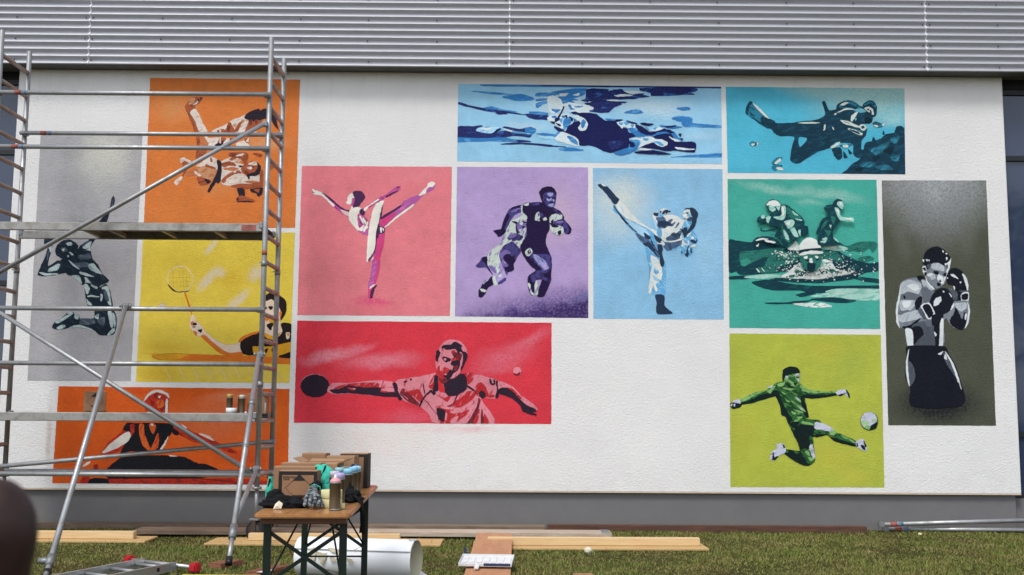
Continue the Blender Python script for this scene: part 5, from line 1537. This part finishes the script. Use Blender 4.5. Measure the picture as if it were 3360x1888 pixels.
def bar(name, p0, p1, w, t, mat, parent):
    p0, p1 = Vector(p0), Vector(p1)
    d = p1 - p0; L = d.length; z = d.normalized()
    x = tx if abs(z.dot(tx)) < 0.9 else ty
    x = (x - z * x.dot(z)).normalized(); y = z.cross(x)
    Mr = Matrix((x, y, z)).transposed()
    return box(name, (p0 + p1) / 2, (w, t, L), mat, parent, Mr, 0.002)
for a, s_ in ((0.16, 1), (1.72, -1)):
    bw = TWID / 2 - 0.055
    for b in (-bw, bw):
        bar('leg', T(a, b, -0.03), T(a, b, -ZT), 0.042, 0.030, M_GREEN, tab)
    bar('cross_brace', T(a - 0.002, -bw, -0.11), T(a - 0.002, bw, -0.40), 0.022, 0.006, M_GREEN, tab)
    bar('cross_brace', T(a + 0.008, bw, -0.11), T(a + 0.008, -bw, -0.40), 0.022, 0.006, M_GREEN, tab)
    tube('cross_rod', T(a, -bw, -0.46), T(a, bw, -0.46), 0.006, M_GREEN, tab, 8)
    for b in (-bw, bw):
        tube('folding_strut', T(a, b * 0.97, -0.38), T(a + s_ * 0.52, b * 0.35, -0.04), 0.006, M_GREEN, tab, 8)
    bar('hinge_rail', T(a, -bw, -0.034), T(a, bw, -0.034), 0.03, 0.03, M_GREEN, tab)

# ================================================================ things on the table
def zs5(x, y): return (700 + x / 2.966, 1400 + y / 2.966)
def on(x, D, y=700, z=ZT + 0.001):              # column x of the close-up at distance D, on the table
    p = A(*zs5(x, y), D); return Vector((p.x, D, z))
def tb(x0, x1, D, h, dp, label, rot=0.0, **kw):
    a, b = on(x0, D), on(x1, D)
    return carton((a + b) / 2, (b - a).length, dp, h, rot, label, 'cardboard boxes', **kw)
G1 = 'spray cans'
tb(632, 1004, 6.52, 0.192, 0.175, 'open box with black edges and a large diamond mark at the front of the table', R(1.5), border=True, mark=(0.008, 0.095, 0.083),
   words=[('MONTANA', -0.088, 0.154, 0.0145), ('CANS', -0.088, 0.142, 0.0145)])
tb(578, 985, 6.73, 0.205, 0.19, 'brown box right behind the diamond marked box on the table', R(-1))
tb(650, 1040, 6.97, 0.215, 0.20, 'third brown box from the front of the table, its closed lid pale', R(2))
tb(850, 1200, 7.22, 0.205, 0.24, 'open brown box with raised flaps in the middle of the table', R(-2), flaps=True, mat=M_CARD2)
tb(850, 1084, 7.62, 0.25, 0.22, 'tall brown box at the back left of the table', R(1))
tb(1088, 1364, 7.56, 0.235, 0.21, 'wide brown box between the tall box and the dark sided box on the table', R(-1), mat=M_CARD2)
tb(1225, 1495, 7.82, 0.242, 0.24, 'brown box with black printed sides at the far right corner of the table', R(2), dark_side=True)
def can(x, D, cap, label, nozzle=False): return spray_can(on(x, D), cap, label, G1, nozzle)
can(1184, 6.14, 'DB9AA0', 'spray can with pink shoulder and white nozzle at the front of the table', True)
can(1226, 6.45, 'A9A0CC', 'spray can with lilac cap just behind the pink one on the table')
can(1176, 6.62, 'B9B6C4', 'spray can with pale grey lilac cap half hidden behind the lilac one')
can(1222, 7.02, '8FB9C4', 'spray can with grey turquoise cap left of the light blue one on the table')
can(1305, 6.90, '8CC3DC', 'spray can with light blue cap in the middle of the row on the table')
can(1356, 7.10, '7FB6D6', 'spray can with sky blue cap second from the right on the table')
can(1388, 7.22, '9CC9D8', 'rightmost spray can of the row on the table, pale blue cap')
can(1378, 7.48, '4A4E5E', 'spray can with dark grey cap at the back of the row on the table')
can(1270, 7.28, 'B8B69C', 'spray can with pale olive cap behind the turquoise one on the table')
# masking tape
M_TAPE = plain('pale_yellow_tape', 'D6CE9A', 0.7, var=0.06)
for k, z in enumerate((0.001, 0.052)):
    q = on(1150, 6.33, z=ZT + z)
    o = lathe('tape_roll', [(0.040, 0), (0.060, 0.0), (0.0615, 0.003), (0.0615, 0.045), (0.060, 0.048), (0.040, 0.048), (0.038, 0.046), (0.038, 0.002)], M_TAPE, None, 28, Matrix.Translation(q))
    tag(o, ('lower' if k == 0 else 'upper') + ' roll of pale yellow masking tape stacked behind the pink spray can', 'tape', 'tape rolls on the table')
# turquoise bag
bag = empty('turquoise_bag', on(1060, 6.86), 'turquoise fabric bag with black zip between the boxes on the table', 'bag')
lump('bag_body', on(1062, 6.80) + Vector((0, 0, 0.105)), (0.085, 0.07, 0.115), M_TEAL, bag, 0.22, 1.6, 4, 4)
tube_path('zip', [on(985, 6.71) + Vector((0, 0, 0.13)), on(1040, 6.70) + Vector((0, 0, 0.155)), on(1070, 6.70) + Vector((0, 0, 0.19)), on(1085, 6.71) + Vector((0, 0, 0.218))], 0.006, M_BLACKC, bag)
lump('bag_flap', on(1095, 6.72) + Vector((0, 0, 0.05)), (0.05, 0.04, 0.055), M_TEAL, bag, 0.25, 2, 8, 3)
wb = lump('turquoise_cloth', on(556, 6.78) + Vector((0, 0, 0.055)), (0.028, 0.05, 0.085), M_TEAL, None, 0.25, 2, 2, 3)
tag(wb, 'turquoise cloth bulging out at the left of the front boxes', 'cloth')
tube_path('trim', [on(530, 6.74) + Vector((0, 0, 0.02)), on(524, 6.74) + Vector((0, 0, 0.07)), on(545, 6.74) + Vector((0, 0, 0.135))], 0.006, M_BLACKC, wb)
# black cloth
bc = lump('black_cloth', on(690, 6.30) + Vector((0, 0, 0.022)), (0.115, 0.075, 0.042), M_BLACKC, None, 0.45, 1.8, 3, 4, -0.5, R(8))
tag(bc, 'crumpled black cloth lying at the front left of the table', 'cloth')
lump('fold', on(600, 6.38) + Vector((0, 0, 0.045)), (0.05, 0.05, 0.05), M_BLACKC, bc, 0.4, 2, 9, 3)
lump('fold', on(815, 6.28) + Vector((0, 0, 0.02)), (0.05, 0.05, 0.03), M_BLACKC, bc, 0.4, 2, 12, 3)
pq = on(630, 6.17) + Vector((0, 0, 0.001))
pp = mesh('paper_scrap', [pq + Vector(v) for v in ((-0.024, -0.012, 0), (0.022, -0.014, 0.004), (0.026, 0.01, 0.03), (0.004, 0.012, 0.046), (-0.018, 0.012, 0.028), (0, -0.02, 0.02))],
          [(0, 1, 5), (1, 2, 5), (2, 3, 5), (3, 4, 5), (4, 0, 5), (0, 4, 3, 2, 1)], plain('off_white_paper', 'D8CDB8', 0.8))
tag(pp, 'folded cream paper scrap in front of the black cloth on the table', 'paper')
# glove smeared with white paint
def glove_mat():
    t = NT('painted_glove'); P = t.pos()
    n = t.noise(P, 38, 3, 0.6)
    return t.set(t.mix(t.rng(n, 0.44, 0.66, 0, 1), lin('1E2327'), lin('8E9599')), 0.7, 0.0, 0.3)
gv, ge, gr = [], [], []
wr = on(985, 6.46) + Vector((0, 0, 0.105)); pm = on(955, 6.34) + Vector((0, 0, 0.075))
gv += [wr, pm]; ge += [(0, 1)]; gr += [0.022, 0.032]
for x, L in ((890, 0.0), (934, -0.025), (978, -0.02), (1022, 0.0)):
    b = len(gv)
    k = on(x + 14, 6.25 + L) + Vector((0, 0, 0.058)); e = on(x, 6.17 + L) + Vector((0, 0, 0.018))
    gv += [k, e]; ge += [(1, b), (b, b + 1)]; gr += [0.0125, 0.0115]
b = len(gv)
gv += [on(1035, 6.28) + Vector((0, 0, 0.045)), on(1068, 6.19) + Vector((0, 0, 0.016))]; ge += [(1, b), (b, b + 1)]; gr += [0.014, 0.012]
gl = skin_mesh('work_glove', gv, ge, gr, glove_mat(), None, 1)
tag(gl, 'dark work glove smeared with white paint, fingers towards the table edge', 'glove')
tube_path('cuff', [wr + Vector((-0.028, 0, 0.0)), wr + Vector((0.0, -0.026, 0.016)), wr + Vector((0.03, 0, 0.0)), wr + Vector((0.035, 0, -0.03))], 0.005, M_TEAL, gl)
lump('glove_inside', wr + Vector((0.005, 0.02, 0.006)), (0.034, 0.03, 0.028), M_BLACKC, gl, 0.3, 2, 5, 3)
# black garment hanging over the right edge
bg_ = lump('black_garment', on(1335, 6.72) + Vector((0, 0, 0.025)), (0.06, 0.10, 0.042), M_BLACKC, None, 0.5, 1.7, 6, 4, -0.6)
tag(bg_, 'black garment with straps hanging over the right edge of the table', 'garment')
lump('fold', on(1330, 6.9) + Vector((0, 0, 0.04)), (0.025, 0.05, 0.055), M_BLACKC, bg_, 0.5, 2, 2, 3)
def strap(pts, w, par):
    vs, fs = [], []
    for p in pts: vs += [p + Vector((-w / 2, 0, 0)), p + Vector((w / 2, -0.006, 0)), p + Vector((w / 2, 0.002, 0)), p + Vector((-w / 2, 0.008, 0))]
    for i in range(len(pts) - 1):
        for k in range(4): fs.append((4*i + k, 4*i + (k+1) % 4, 4*i + 4 + (k+1) % 4, 4*i + 4 + k))
    fs += [(3, 2, 1, 0), tuple(4 * (len(pts) - 1) + k for k in range(4))]
    return mesh('strap', vs, fs, M_BLACKC, par)
e0 = on(1400, 6.62)
strap([on(1350, 6.7) + Vector((0, 0, 0.05)), e0 + Vector((0, 0, 0.03)), on(1432, 6.60) + Vector((0, 0, 0.006)), on(1448, 6.58) + Vector((0, 0, -0.06)), on(1452, 6.58) + Vector((0, 0, -0.13)), on(1442, 6.58) + Vector((0, 0, -0.175))], 0.022, bg_)
strap([on(1360, 6.75) + Vector((0, 0, 0.05)), e0 + Vector((0.02, 0.04, 0.025)), on(1446, 6.66) + Vector((0, 0, 0.004)), on(1464, 6.63) + Vector((0, 0, -0.08)), on(1466, 6.63) + Vector((0, 0, -0.19))], 0.018, bg_)
cp_ = lump('crumpled_paper', on(1254, 6.20) + Vector((0, 0, 0.016)), (0.016, 0.014, 0.018), M_TAPE, None, 0.5, 2.4, 6, 3)
tag(cp_, 'small crumpled yellowish paper right of the pink spray can', 'paper')
# ================================================================ boards, tubes and tools on the lawn
def plank(name, u0, u1, v, Yc, dp, z0, h, mat, label, group=None, rot=0.0, bev=0.004, cat='plank'):
    """front edge along image row v, between columns u0 and u1, at distance Yc"""
    a, b = A(u0, v, Yc), A(u1, v, Yc)
    o = box(name, ((a.x + b.x) / 2, Yc + dp / 2, z0 + h / 2), (abs(b.x - a.x), dp, h), mat, None, rot, bev)
    return tag(o, label, cat, group)
GP = 'boards lying along the wall'
plank('plank', 60, 905, 1722, 12.02, 0.24, 0.0, 0.055, M_OLD, 'weathered brown plank against the plinth behind the scaffold', GP)
plank('plank', 909, 1790, 1722, 12.05, 0.20, 0.0, 0.055, M_OLD, 'weathered brown plank against the plinth behind the table', GP)
plank('beam', 1797, 2845, 1735, 12.02, 0.09, 0.0, 0.075, M_BROWNW, 'reddish brown beam along the plinth right of the middle', GP, cat='beam')
s1 = plank('scaffold_plank', 437, 1120, 1755, 11.30, 0.30, 0.03, 0.048, M_OLD, 'grey brown weathered scaffold plank behind the stabiliser foot', GP, R(0.2))
s2 = plank('scaffold_plank', 1124, 2008, 1755, 11.22, 0.30, 0.03, 0.048, M_OLD2, 'pale grey scaffold plank with a metal end cap near the middle', GP, R(-0.3))
e = A(2000, 1750, 11.22)
box('metal_end_cap', (e.x - 0.03, 11.37, 0.054), (0.085, 0.31, 0.056), M_STEEL, s2, None, 0.004)
for x in (-0.9, 0.9):
    box('support_batten', (s2.matrix_basis.translation.x + x, 11.37, 0.014), (0.06, 0.26, 0.028), M_BROWNW, s2)
plank('board', 40, 474, 1777, 10.78, 0.42, 0.004, 0.022, M_PLY, 'fresh yellow board on the grass at the far left', GP, R(0.5), cat='board')
plank('timber', 30, 437, 1760, 10.92, 0.10, 0.028, 0.072, M_PINE, 'fresh pale timber lying on the yellow board at the far left', GP, R(0.3), cat='timber')
plank('board', 668, 1446, 1785, 10.62, 0.50, 0.004, 0.022, M_PLY, 'fresh yellow board on the grass behind the table', GP, R(-0.6), cat='board')
plank('timber', 814, 1312, 1765, 10.86, 0.09, 0.028, 0.068, M_PINE, 'fresh pale timber lying on the yellow board behind the table', GP, R(-0.4), cat='timber')
plank('board', 1550, 2328, 1800, 10.42, 0.52, 0.004, 0.022, M_PLY, 'fresh yellow board on the grass right of the ramp plank', GP, R(0.6), cat='board')
plank('timber', 1600, 2298, 1780, 10.60, 0.09, 0.028, 0.075, M_PINE, 'fresh pale timber lying on the yellow board right of the ramp plank', GP, R(0.9), cat='timber')
# the plank leading towards the camera, its far end on the scaffold plank
def ramp():
    pl, pr = G(1566, 1748, 0.095), G(1681, 1752, 0.095)
    ql, qr = G(1517, 1905, 0.03), G(1674, 1905, 0.03)
    t = 0.024
    vs = [ql, qr, pr, pl] + [p - Vector((0, 0, t)) for p in (ql, qr, pr, pl)]
    o = mesh('ramp_plank', vs, [(0, 1, 2, 3), (7, 6, 5, 4), (0, 4, 5, 1), (1, 5, 6, 2), (2, 6, 7, 3), (3, 7, 4, 0)], M_FORM)
    tag(o, 'wide orange brown plank running from the wall towards the viewer under the paint tray', 'plank')
    n = (qr - ql).cross(pl - ql).normalized()
    for (a, b) in ((0.15, 0.15), (0.85, 0.10), (0.3, 0.3), (0.55, 0.32), (0.7, 0.45), (0.2, 0.6)):
        c = ql.lerp(qr, a).lerp(pl.lerp(pr, a), 1 - b) + n * 0.0015
        d = (qr - ql).normalized() * 0.022
        e_ = (pl - ql).normalized() * 0.003
        mesh('nail_scar', [c - d - e_, c + d - e_, c + d + e_, c - d + e_], [(0, 1, 2, 3)], M_BROWNW, o)
    return ql, qr, pl, pr, n
ql, qr, pl_, pr_, rn = ramp()
# paint tray
def tray():
    c = G(1597, 1846, 0.075)
    rt = empty('paint_tray', c, 'white paint tray with blue paint on its edge, lying across the ramp plank', 'paint tray')
    Mx = Matrix.Translation(c + Vector((0, 0, 0.005))) @ Matrix.Rotation(R(-5), 4, 'Z') @ Matrix.Rotation(R(7), 4, 'X')
    w, d, h, t = 0.44, 0.30, 0.022, 0.005
    def part(name, c_, s_, mat, par=rt): return from_bm(name, box_bm(*s_, bev=0.0015), mat, par, False, Mx @ Matrix.Translation(c_))
    part('tray_floor', (0, 0, 0.003), (w, d, 0.006), M_WHITE)
    M_BLUEP = plain('dried_blue_paint', '2A3560', 0.5)
    for c_, s_ in (((-w/2 + t/2, 0, h/2 + .003), (t, d - 2*t - .002, h)), ((w/2 - t/2, 0, h/2 + .003), (t, d - 2*t - .002, h)), ((0, d/2 - t/2, h/2 + .003), (w, t, h)), ((0, -d/2 + t/2, h/2 + .003), (w, t, h))):
        part('rim', c_, s_, M_WHITE)
    for i in range(7):
        for k in range(5):
            from_bm('ridge', box_bm(0.045, 0.018, 0.008, 0.002), M_WHITE, rt, False, Mx @ Matrix.Translation((-0.18 + i * 0.06, -0.06 + k * 0.042, 0.012)))
    part('blue_paint', (0.06, -d/2 + t + 0.03, 0.009), (0.26, 0.05, 0.004), M_BLUEP)
    part('blue_smear', (0.10, -d/2 - 0.0012, 0.016), (0.22, 0.002, 0.02), M_BLUEP)
    part('blue_smear', (-w/2 - 0.0012, 0.05, 0.022), (0.002, 0.12, 0.02), M_BLUEP)
    part('handle', (-0.06, -d/2 - 0.05, 0.012), (0.035, 0.10, 0.016), M_WHITE)
    part('hook_leg', (-w/2 + 0.02, d/2 + 0.004, 0.05), (0.02, 0.006, 0.06), M_BLUEP)
tray()
# grooved decking offcuts
def decking(c, w, L, h, rot, label, mat=None, tilt=0.0):
    o = empty('decking_offcut', c, label, 'wood', 'grooved decking offcuts')
    Mx = Matrix.Translation(c) @ Matrix.Rotation(rot, 4, 'Z')
    from_bm('board_core', box_bm(w, L, h * 0.8, 0.002), mat or M_DECKW, o, False, Mx @ Matrix.Translation((0, 0, h * 0.4)))
    n = 9
    for i in range(n):
        from_bm('ridge', box_bm(w / n * 0.62, L * 0.995, h * 0.2, 0.0012), mat or M_DECKW, o, False, Mx @ Matrix.Translation((-w / 2 + w * (i + 0.5) / n, 0, h * 0.9 + 0.0006)))
    return o
decking(G(742, 1860, 0.0), 0.145, 0.28, 0.045, R(-30), 'reddish grooved decking offcut under the stabiliser foot')
dk = decking(G(878, 1884, 0.0), 0.145, 0.42, 0.045, R(-22), 'reddish grooved decking offcut with white paint beside the paper roll')
box('white_paint', G(872, 1874, 0.0475), (0.07, 0.16, 0.001), M_WHITE, dk, R(-22))
decking(G(1925, 1905, 0.0), 0.15, 0.36, 0.03, R(8), 'pale grooved decking offcut at the bottom edge right of the ramp plank', wood('pale_decking', 'B98D6C', '94694C', 'Y', 1.0, 0.8))
# crumpled paper and scraps
pb = lump('paper_ball', G(1930, 1818) + Vector((0, 0, 0.03)), (0.036, 0.034, 0.031), plain('cream_paper', 'CFC9B4', 0.85, var=0.12), None, 0.35, 2.6, 3, 3)
tag(pb, 'crumpled cream paper ball on the grass in front of the right yellow board', 'paper')
for (u, v), lb in (((3019, 1757), 'small pale scrap on the grass below the right end of the wall'), ((3140, 1741), 'small yellowish scrap beside the metal tubes at the right')):
    tag(lump('paper_scrap', G(u, v) + Vector((0, 0, 0.012)), (0.022, 0.016, 0.013), M_TAPE, None, 0.4, 2, u % 7, 2), lb, 'paper')
# metal tubes at the right
GT = 'scaffold tubes lying at the right'
def gtube(p0, p1, r_, label):
    o = tube('scaffold_tube', p0, p1, r_, M_ALU); tag(o, label, 'tube', GT)
    d = (p1 - p0).normalized()
    tube('red_mark', p0 + d * 0.12, p0 + d * 0.20, r_ * 1.03, M_REDTAPE, o)
    tube('blue_mark', p0 + d * 0.21, p0 + d * 0.27, r_ * 1.03, M_BLUETAPE, o)
    box('coupler', p0 + d * 0.02, (0.07, 0.06, 0.065), M_STEEL, o, None, 0.01, 2)
    return o
t1 = gtube(G(2885, 1722, 0.085), G(3560, 1702, 0.15), 0.026, 'uppermost aluminium tube of the bundle on the ground at the right')
t2 = gtube(G(2900, 1736, 0.028), G(3560, 1742, 0.028), 0.025, 'front aluminium tube lying on the grass at the right')
t3 = gtube(G(2960, 1731, 0.03), G(3560, 1726, 0.05), 0.022, 'middle aluminium tube between the other two on the ground at the right')
pc = G(2855, 1722, 0.03)
cl = box('tube_coupler', pc, (0.09, 0.08, 0.07), M_STEEL, None, R(20), 0.012, 2)
tag(cl, 'steel coupler with blue marks at the end of the brown beam', 'coupler')
lathe('coupler_ring', [(0.03, -0.02), (0.045, -0.02), (0.045, 0.02), (0.03, 0.02)], M_DARK, cl, 16, Matrix.Translation(pc + Vector((0.06, -0.02, 0.045))) @ Matrix.Rotation(R(80), 4, 'X'))
box('blue_tape', pc + Vector((0.10, -0.05, 0.0)), (0.05, 0.02, 0.05), M_BLUETAPE, cl, R(30), 0.004)
tube('bolt', pc + Vector((-0.12, 0, 0.02)), pc + Vector((-0.03, 0, 0.02)), 0.012, M_STEEL, cl, 8)
# the paper roll
def paper_roll():
    c = G(1164, 1900, 0.0); Rr = 0.157
    xa, xb = G(946, 1850, 0.16).x, G(1362, 1850, 0.16).x
    yc, zc_ = c.y + 0.03, Rr + 0.002
    m = plain('white_paper', 'E4E6EA', 0.75, var=0.02); m2 = plain('cream_paper_inside', 'CFCBB4', 0.8, var=0.03)
    root = empty('paper_roll', ((xa + xb) / 2, yc, 0), 'big roll of white stencil paper with khaki stains behind the table legs', 'paper roll')
    turn = Matrix.Rotation(R(-11), 3, 'Z'); c0 = Vector(((xa + xb) / 2, yc, 0))
    def tw(p): return turn @ (Vector(p) - c0) + c0
    nA, nX = 90, 24
    vs, fs = [], []
    turns = 1.25
    for k, off in enumerate((0.0, -0.0022)):
        for i in range(nA + 1):
            t = i / nA
            a = R(60) + 2 * math.pi * turns * t
            r_ = Rr - 0.016 * (1 - t) * turns + off
            for j in range(nX + 1):
                s_ = j / nX
                x = xa + (xb - xa) * s_
                x += (0.03 * math.sin(a * 1.0 + 0.4) if s_ > 0.9 else 0) - 0.05 * math.sin(a) * max(0, s_ - 0.8) * 3
                vs.append(tw((x, yc + r_ * math.cos(a), zc_ + r_ * math.sin(a))))
    st_ = (nA + 1) * (nX + 1)
    for k in range(2):
        for i in range(nA):
            for j in range(nX):
                q = (k * st_ + i * (nX + 1) + j, k * st_ + i * (nX + 1) + j + 1, k * st_ + (i + 1) * (nX + 1) + j + 1, k * st_ + (i + 1) * (nX + 1) + j)
                fs.append(q if k == 1 else q[::-1])
    mi = [0] * (nA * nX) + [1] * (nA * nX)
    mesh('paper', vs, fs, [m, m2], root, True, mi)
    mk = plain('khaki_stain', 'B4AC94', 0.8)
    def hit(u, v, r_=Rr + 0.0025):
        inv = turn.inverted(); d = inv @ ray(u, v); cl_ = inv @ (CAM - c0) + c0
        oy, oz = cl_.y - yc, cl_.z - zc_
        a_ = d.y**2 + d.z**2; b_ = 2 * (oy * d.y + oz * d.z); c_ = oy**2 + oz**2 - r_**2
        disc = b_**2 - 4 * a_ * c_
        if disc < 0: return None
        return tw(cl_ + d * ((-b_ - math.sqrt(disc)) / (2 * a_)))
    for P in ('945,1190 975,1175 1010,1185 1000,1230 985,1300 950,1310 942,1260', '1000,1240 1020,1220 1060,1230 1070,1300 1065,1350 1040,1330 1030,1290',
              '1060,1235 1110,1230 1090,1290 1070,1330', '1110,1180 1160,1178 1230,1215 1250,1260 1230,1270 1200,1230 1150,1220', '1130,1270 1165,1255 1190,1290 1210,1280 1190,1315 1140,1310',
              '1300,1280 1350,1290 1365,1330 1330,1325 1300,1320', '1060,1378 1110,1390 1150,1400 1100,1410 1070,1400', '1150,1405 1230,1412 1250,1440 1190,1430',
              '1440,1240 1475,1232 1470,1255 1445,1255', '1432,1262 1465,1258 1460,1280 1435,1280', '1365,1200 1440,1165 1436,1172 1368,1206'):
        pts = [hit(*zs5(*map(float, q.split(',')))) for q in P.split()]
        if any(q is None for q in pts): continue
        mesh('stain', pts, [tuple(range(len(pts)))], mk, root)
    # a loose corner of the sheet on the grass
    a, b, cc = G(1360, 1872, 0.02), G(1420, 1900, 0.006), G(1365, 1905, 0.006)
    mesh('loose_corner', [a + Vector((0, 0, 0.03)), b, cc, G(1340, 1890, 0.02)], [(0, 1, 2, 3)], m, root)
    lump('tape_piece', tw((xb - 0.02, yc - 0.02, zc_ + Rr - 0.004)), (0.035, 0.03, 0.008), plain('clear_tape', 'B9BDC4', 0.3), root, 0.3, 2, 4, 2)
paper_roll()
# the ladder at the lower left
def ladder():
    z = 0.055
    e1, e2 = G(470, 1846, z), G(575, 1858, z)
    s1_, s2_ = G(226, 1893, z), G(400, 1893, z)
    d = ((e1 - s1_).normalized() + (e2 - s2_).normalized()).normalized()
    s1_, s2_ = e1 - d * 1.7, e2 - d * 1.7
    M_RAIL = metal('bright_aluminium', 'BDBFC0', 0.38, 0.75, 0.15)
    root = empty('ladder', ((e1 + e2) / 2).to_tuple()[:2] + (0,), 'aluminium ladder with red end caps lying on the grass at the lower left', 'ladder')
    yaw_ = math.atan2(d.y, d.x)
    for a, b in ((s1_, e1), (s2_, e2)):
        rl = box('rail', (a + b) / 2, ((b - a).length, 0.024, 0.062), M_RAIL, root, yaw_, 0.002)
        for s_ in (-1, 1):
            box('rail_flange', (a + b) / 2 + Vector((0, 0, 0.0315 * s_)), ((b - a).length, 0.034, 0.004), M_RAIL, rl, yaw_, 0.001)
    k = 0.10
    while k < 1.65:
        tube('rung', e1 - d * k, e2 - d * k, 0.015, M_RAIL, root, 12)
        k += 0.28
    w = (e2 - e1).normalized()
    f1, f2 = e1 - w * 0.17 + d * 0.03, e2 + w * 0.17 + d * 0.03
    tube('stabiliser_bar', f1, f2, 0.018, M_RAIL, root, 12)
    for f_, s_ in ((f1, -1), (f2, 1)):
        cp = box('red_end_cap', f_ + w * 0.03 * s_, (0.085, 0.075, 0.075), M_RED, root, math.atan2(w.y, w.x), 0.014, 2)
        box('tread', f_ + w * 0.03 * s_ + Vector((0, 0, -0.041)), (0.07, 0.06, 0.01), M_RUBBER, cp, math.atan2(w.y, w.x), 0.002)
    hp = e2 - d * 0.22
    nrm = Vector((d.y, -d.x, 0)); nrm = nrm if nrm.y < 0 else -nrm
    hole = box('square_hole', hp + nrm * 0.0125, (0.03, 0.003, 0.03), M_DARK, root, yaw_, 0.001)
ladder()
yb = box('spirit_level', G(725, 1899, 0.03), (0.60, 0.03, 0.055), plain('yellow_plastic', 'D9C520', 0.45), None, R(-1), 0.004)
tag(yb, 'yellow bar lying on the grass at the very bottom edge near the ladder', 'level')
box('end_cap', G(725, 1899, 0.03) + Vector((0.306, -0.005, 0)), (0.012, 0.034, 0.06), M_RUBBER, yb, R(-1), 0.003)

# ================================================================ the photographer's hand with one fingertip in view
def hand():
    def cp(u, v, d): return CAM + ray(u, v) * d
    t = NT('dark_skin'); P = t.pos()
    n = t.noise(P, 160, 4, 0.6)
    m = t.set(t.mix(t.rng(n, 0.3, 0.7, 0, 1), lin('2B1B19'), lin('3A2522')), 0.5, 0.0, 0.35)
    d = 0.24
    vs = [cp(-260, 3300, d + .01), cp(-60, 2500, d), cp(-70, 2150, d - .002), cp(-48, 1900, d), cp(-24, 1745, d), cp(-24, 1640, d), cp(-26, 1562, d + .001)]
    rs = [0.024, 0.0125, 0.0098, 0.0092, 0.0112, 0.0088, 0.0040]
    es = [(0, 1), (1, 2), (2, 3), (3, 4), (4, 5), (5, 6)]
    for i, (u, L) in enumerate(((-420, 0.92), (-700, 0.85), (-940, 0.7))):
        b = len(vs)
        vs += [cp(u, 2650 + i * 90, d + .002), cp(u - 10, 2330 + (1 - L) * 900, d - .02), cp(u + 10, 2560 + (1 - L) * 500, d - .05)]
        rs += [0.0125, 0.0098, 0.0082]; es += [(0, b), (b, b + 1), (b + 1, b + 2)]
    b = len(vs)
    vs += [cp(150, 3100, d - .02), cp(330, 2850, d - .05), cp(300, 2650, d - .07)]
    rs += [0.015, 0.0115, 0.009]; es += [(0, b), (b, b + 1), (b + 1, b + 2)]
    b = len(vs)
    vs += [cp(-300, 4100, d + .02)]; rs += [0.027]; es += [(0, b)]
    h = skin_mesh('hand', vs, es, rs, m, None, 0, 2)
    tag(h, 'blurred dark fingertip reaching into view at the lower left corner', 'hand')
hand()

# ================================================================ trees behind the camera, seen in the right window
def tree(base, H, seed, label):
    rd = random.Random(seed)
    root = empty('tree', base, label, 'tree', 'trees mirrored in the glass')
    b = Vector(base)
    m_bark = plain('bark', '4A3F34', 0.9, var=0.2)
    trunk = tube_path('trunk', [b, b + Vector((0.1, 0, H * 0.25)), b + Vector((0.0, 0.1, H * 0.55)), b + Vector((0.1, 0, H * 0.85))], [0.24, 0.19, 0.12, 0.04], m_bark, root)
    cl = []
    for i in range(14):
        z = H * rd.uniform(0.35, 0.95); a = rd.uniform(0, 6.28); L = (1.0 - abs(z / H - 0.6)) * H * 0.30
        e = b + Vector((math.cos(a) * L, math.sin(a) * L, z + 0.4))
        tube_path('limb', [b + Vector((0.05, 0, z - 0.5)), (b + Vector((0, 0, z))).lerp(e, 0.6), e], [0.07, 0.04, 0.015], m_bark, trunk)
        cl.append(e)
    vs, fs = [], []
    for e in cl + [b + Vector((0, 0, H * 0.95))]:
        for _ in range(330):
            d = Vector((rd.gauss(0, 1), rd.gauss(0, 1), rd.gauss(0, 0.75))) * (H * 0.075)
            c = e + d; u = Vector((rd.uniform(-1, 1), rd.uniform(-1, 1), rd.uniform(-1, 1))).normalized() * 0.13
            w = u.cross(Vector((rd.uniform(-1, 1), rd.uniform(-1, 1), rd.uniform(-1, 1)))).normalized() * 0.07
            k = len(vs); vs += [c - u, c + w, c + u, c - w]; fs.append((k, k + 1, k + 2, k + 3))
    t = NT('leaves'); r_ = t.node('ShaderNodeNewGeometry').outputs['Random Per Island']
    m = t.set(t.mix(r_, lin('2E3F1C'), lin('55692F')), 0.6, 0.0, 0.3)
    mesh('crown', vs, fs, m, root)
tree((19.5, -17.0, 0), 9.5, 2, 'leafy tree mirrored darkly in the right window, nearer one')
tree((27.0, -21.0, 0), 11.0, 5, 'tall leafy tree mirrored at the outer edge of the right window')
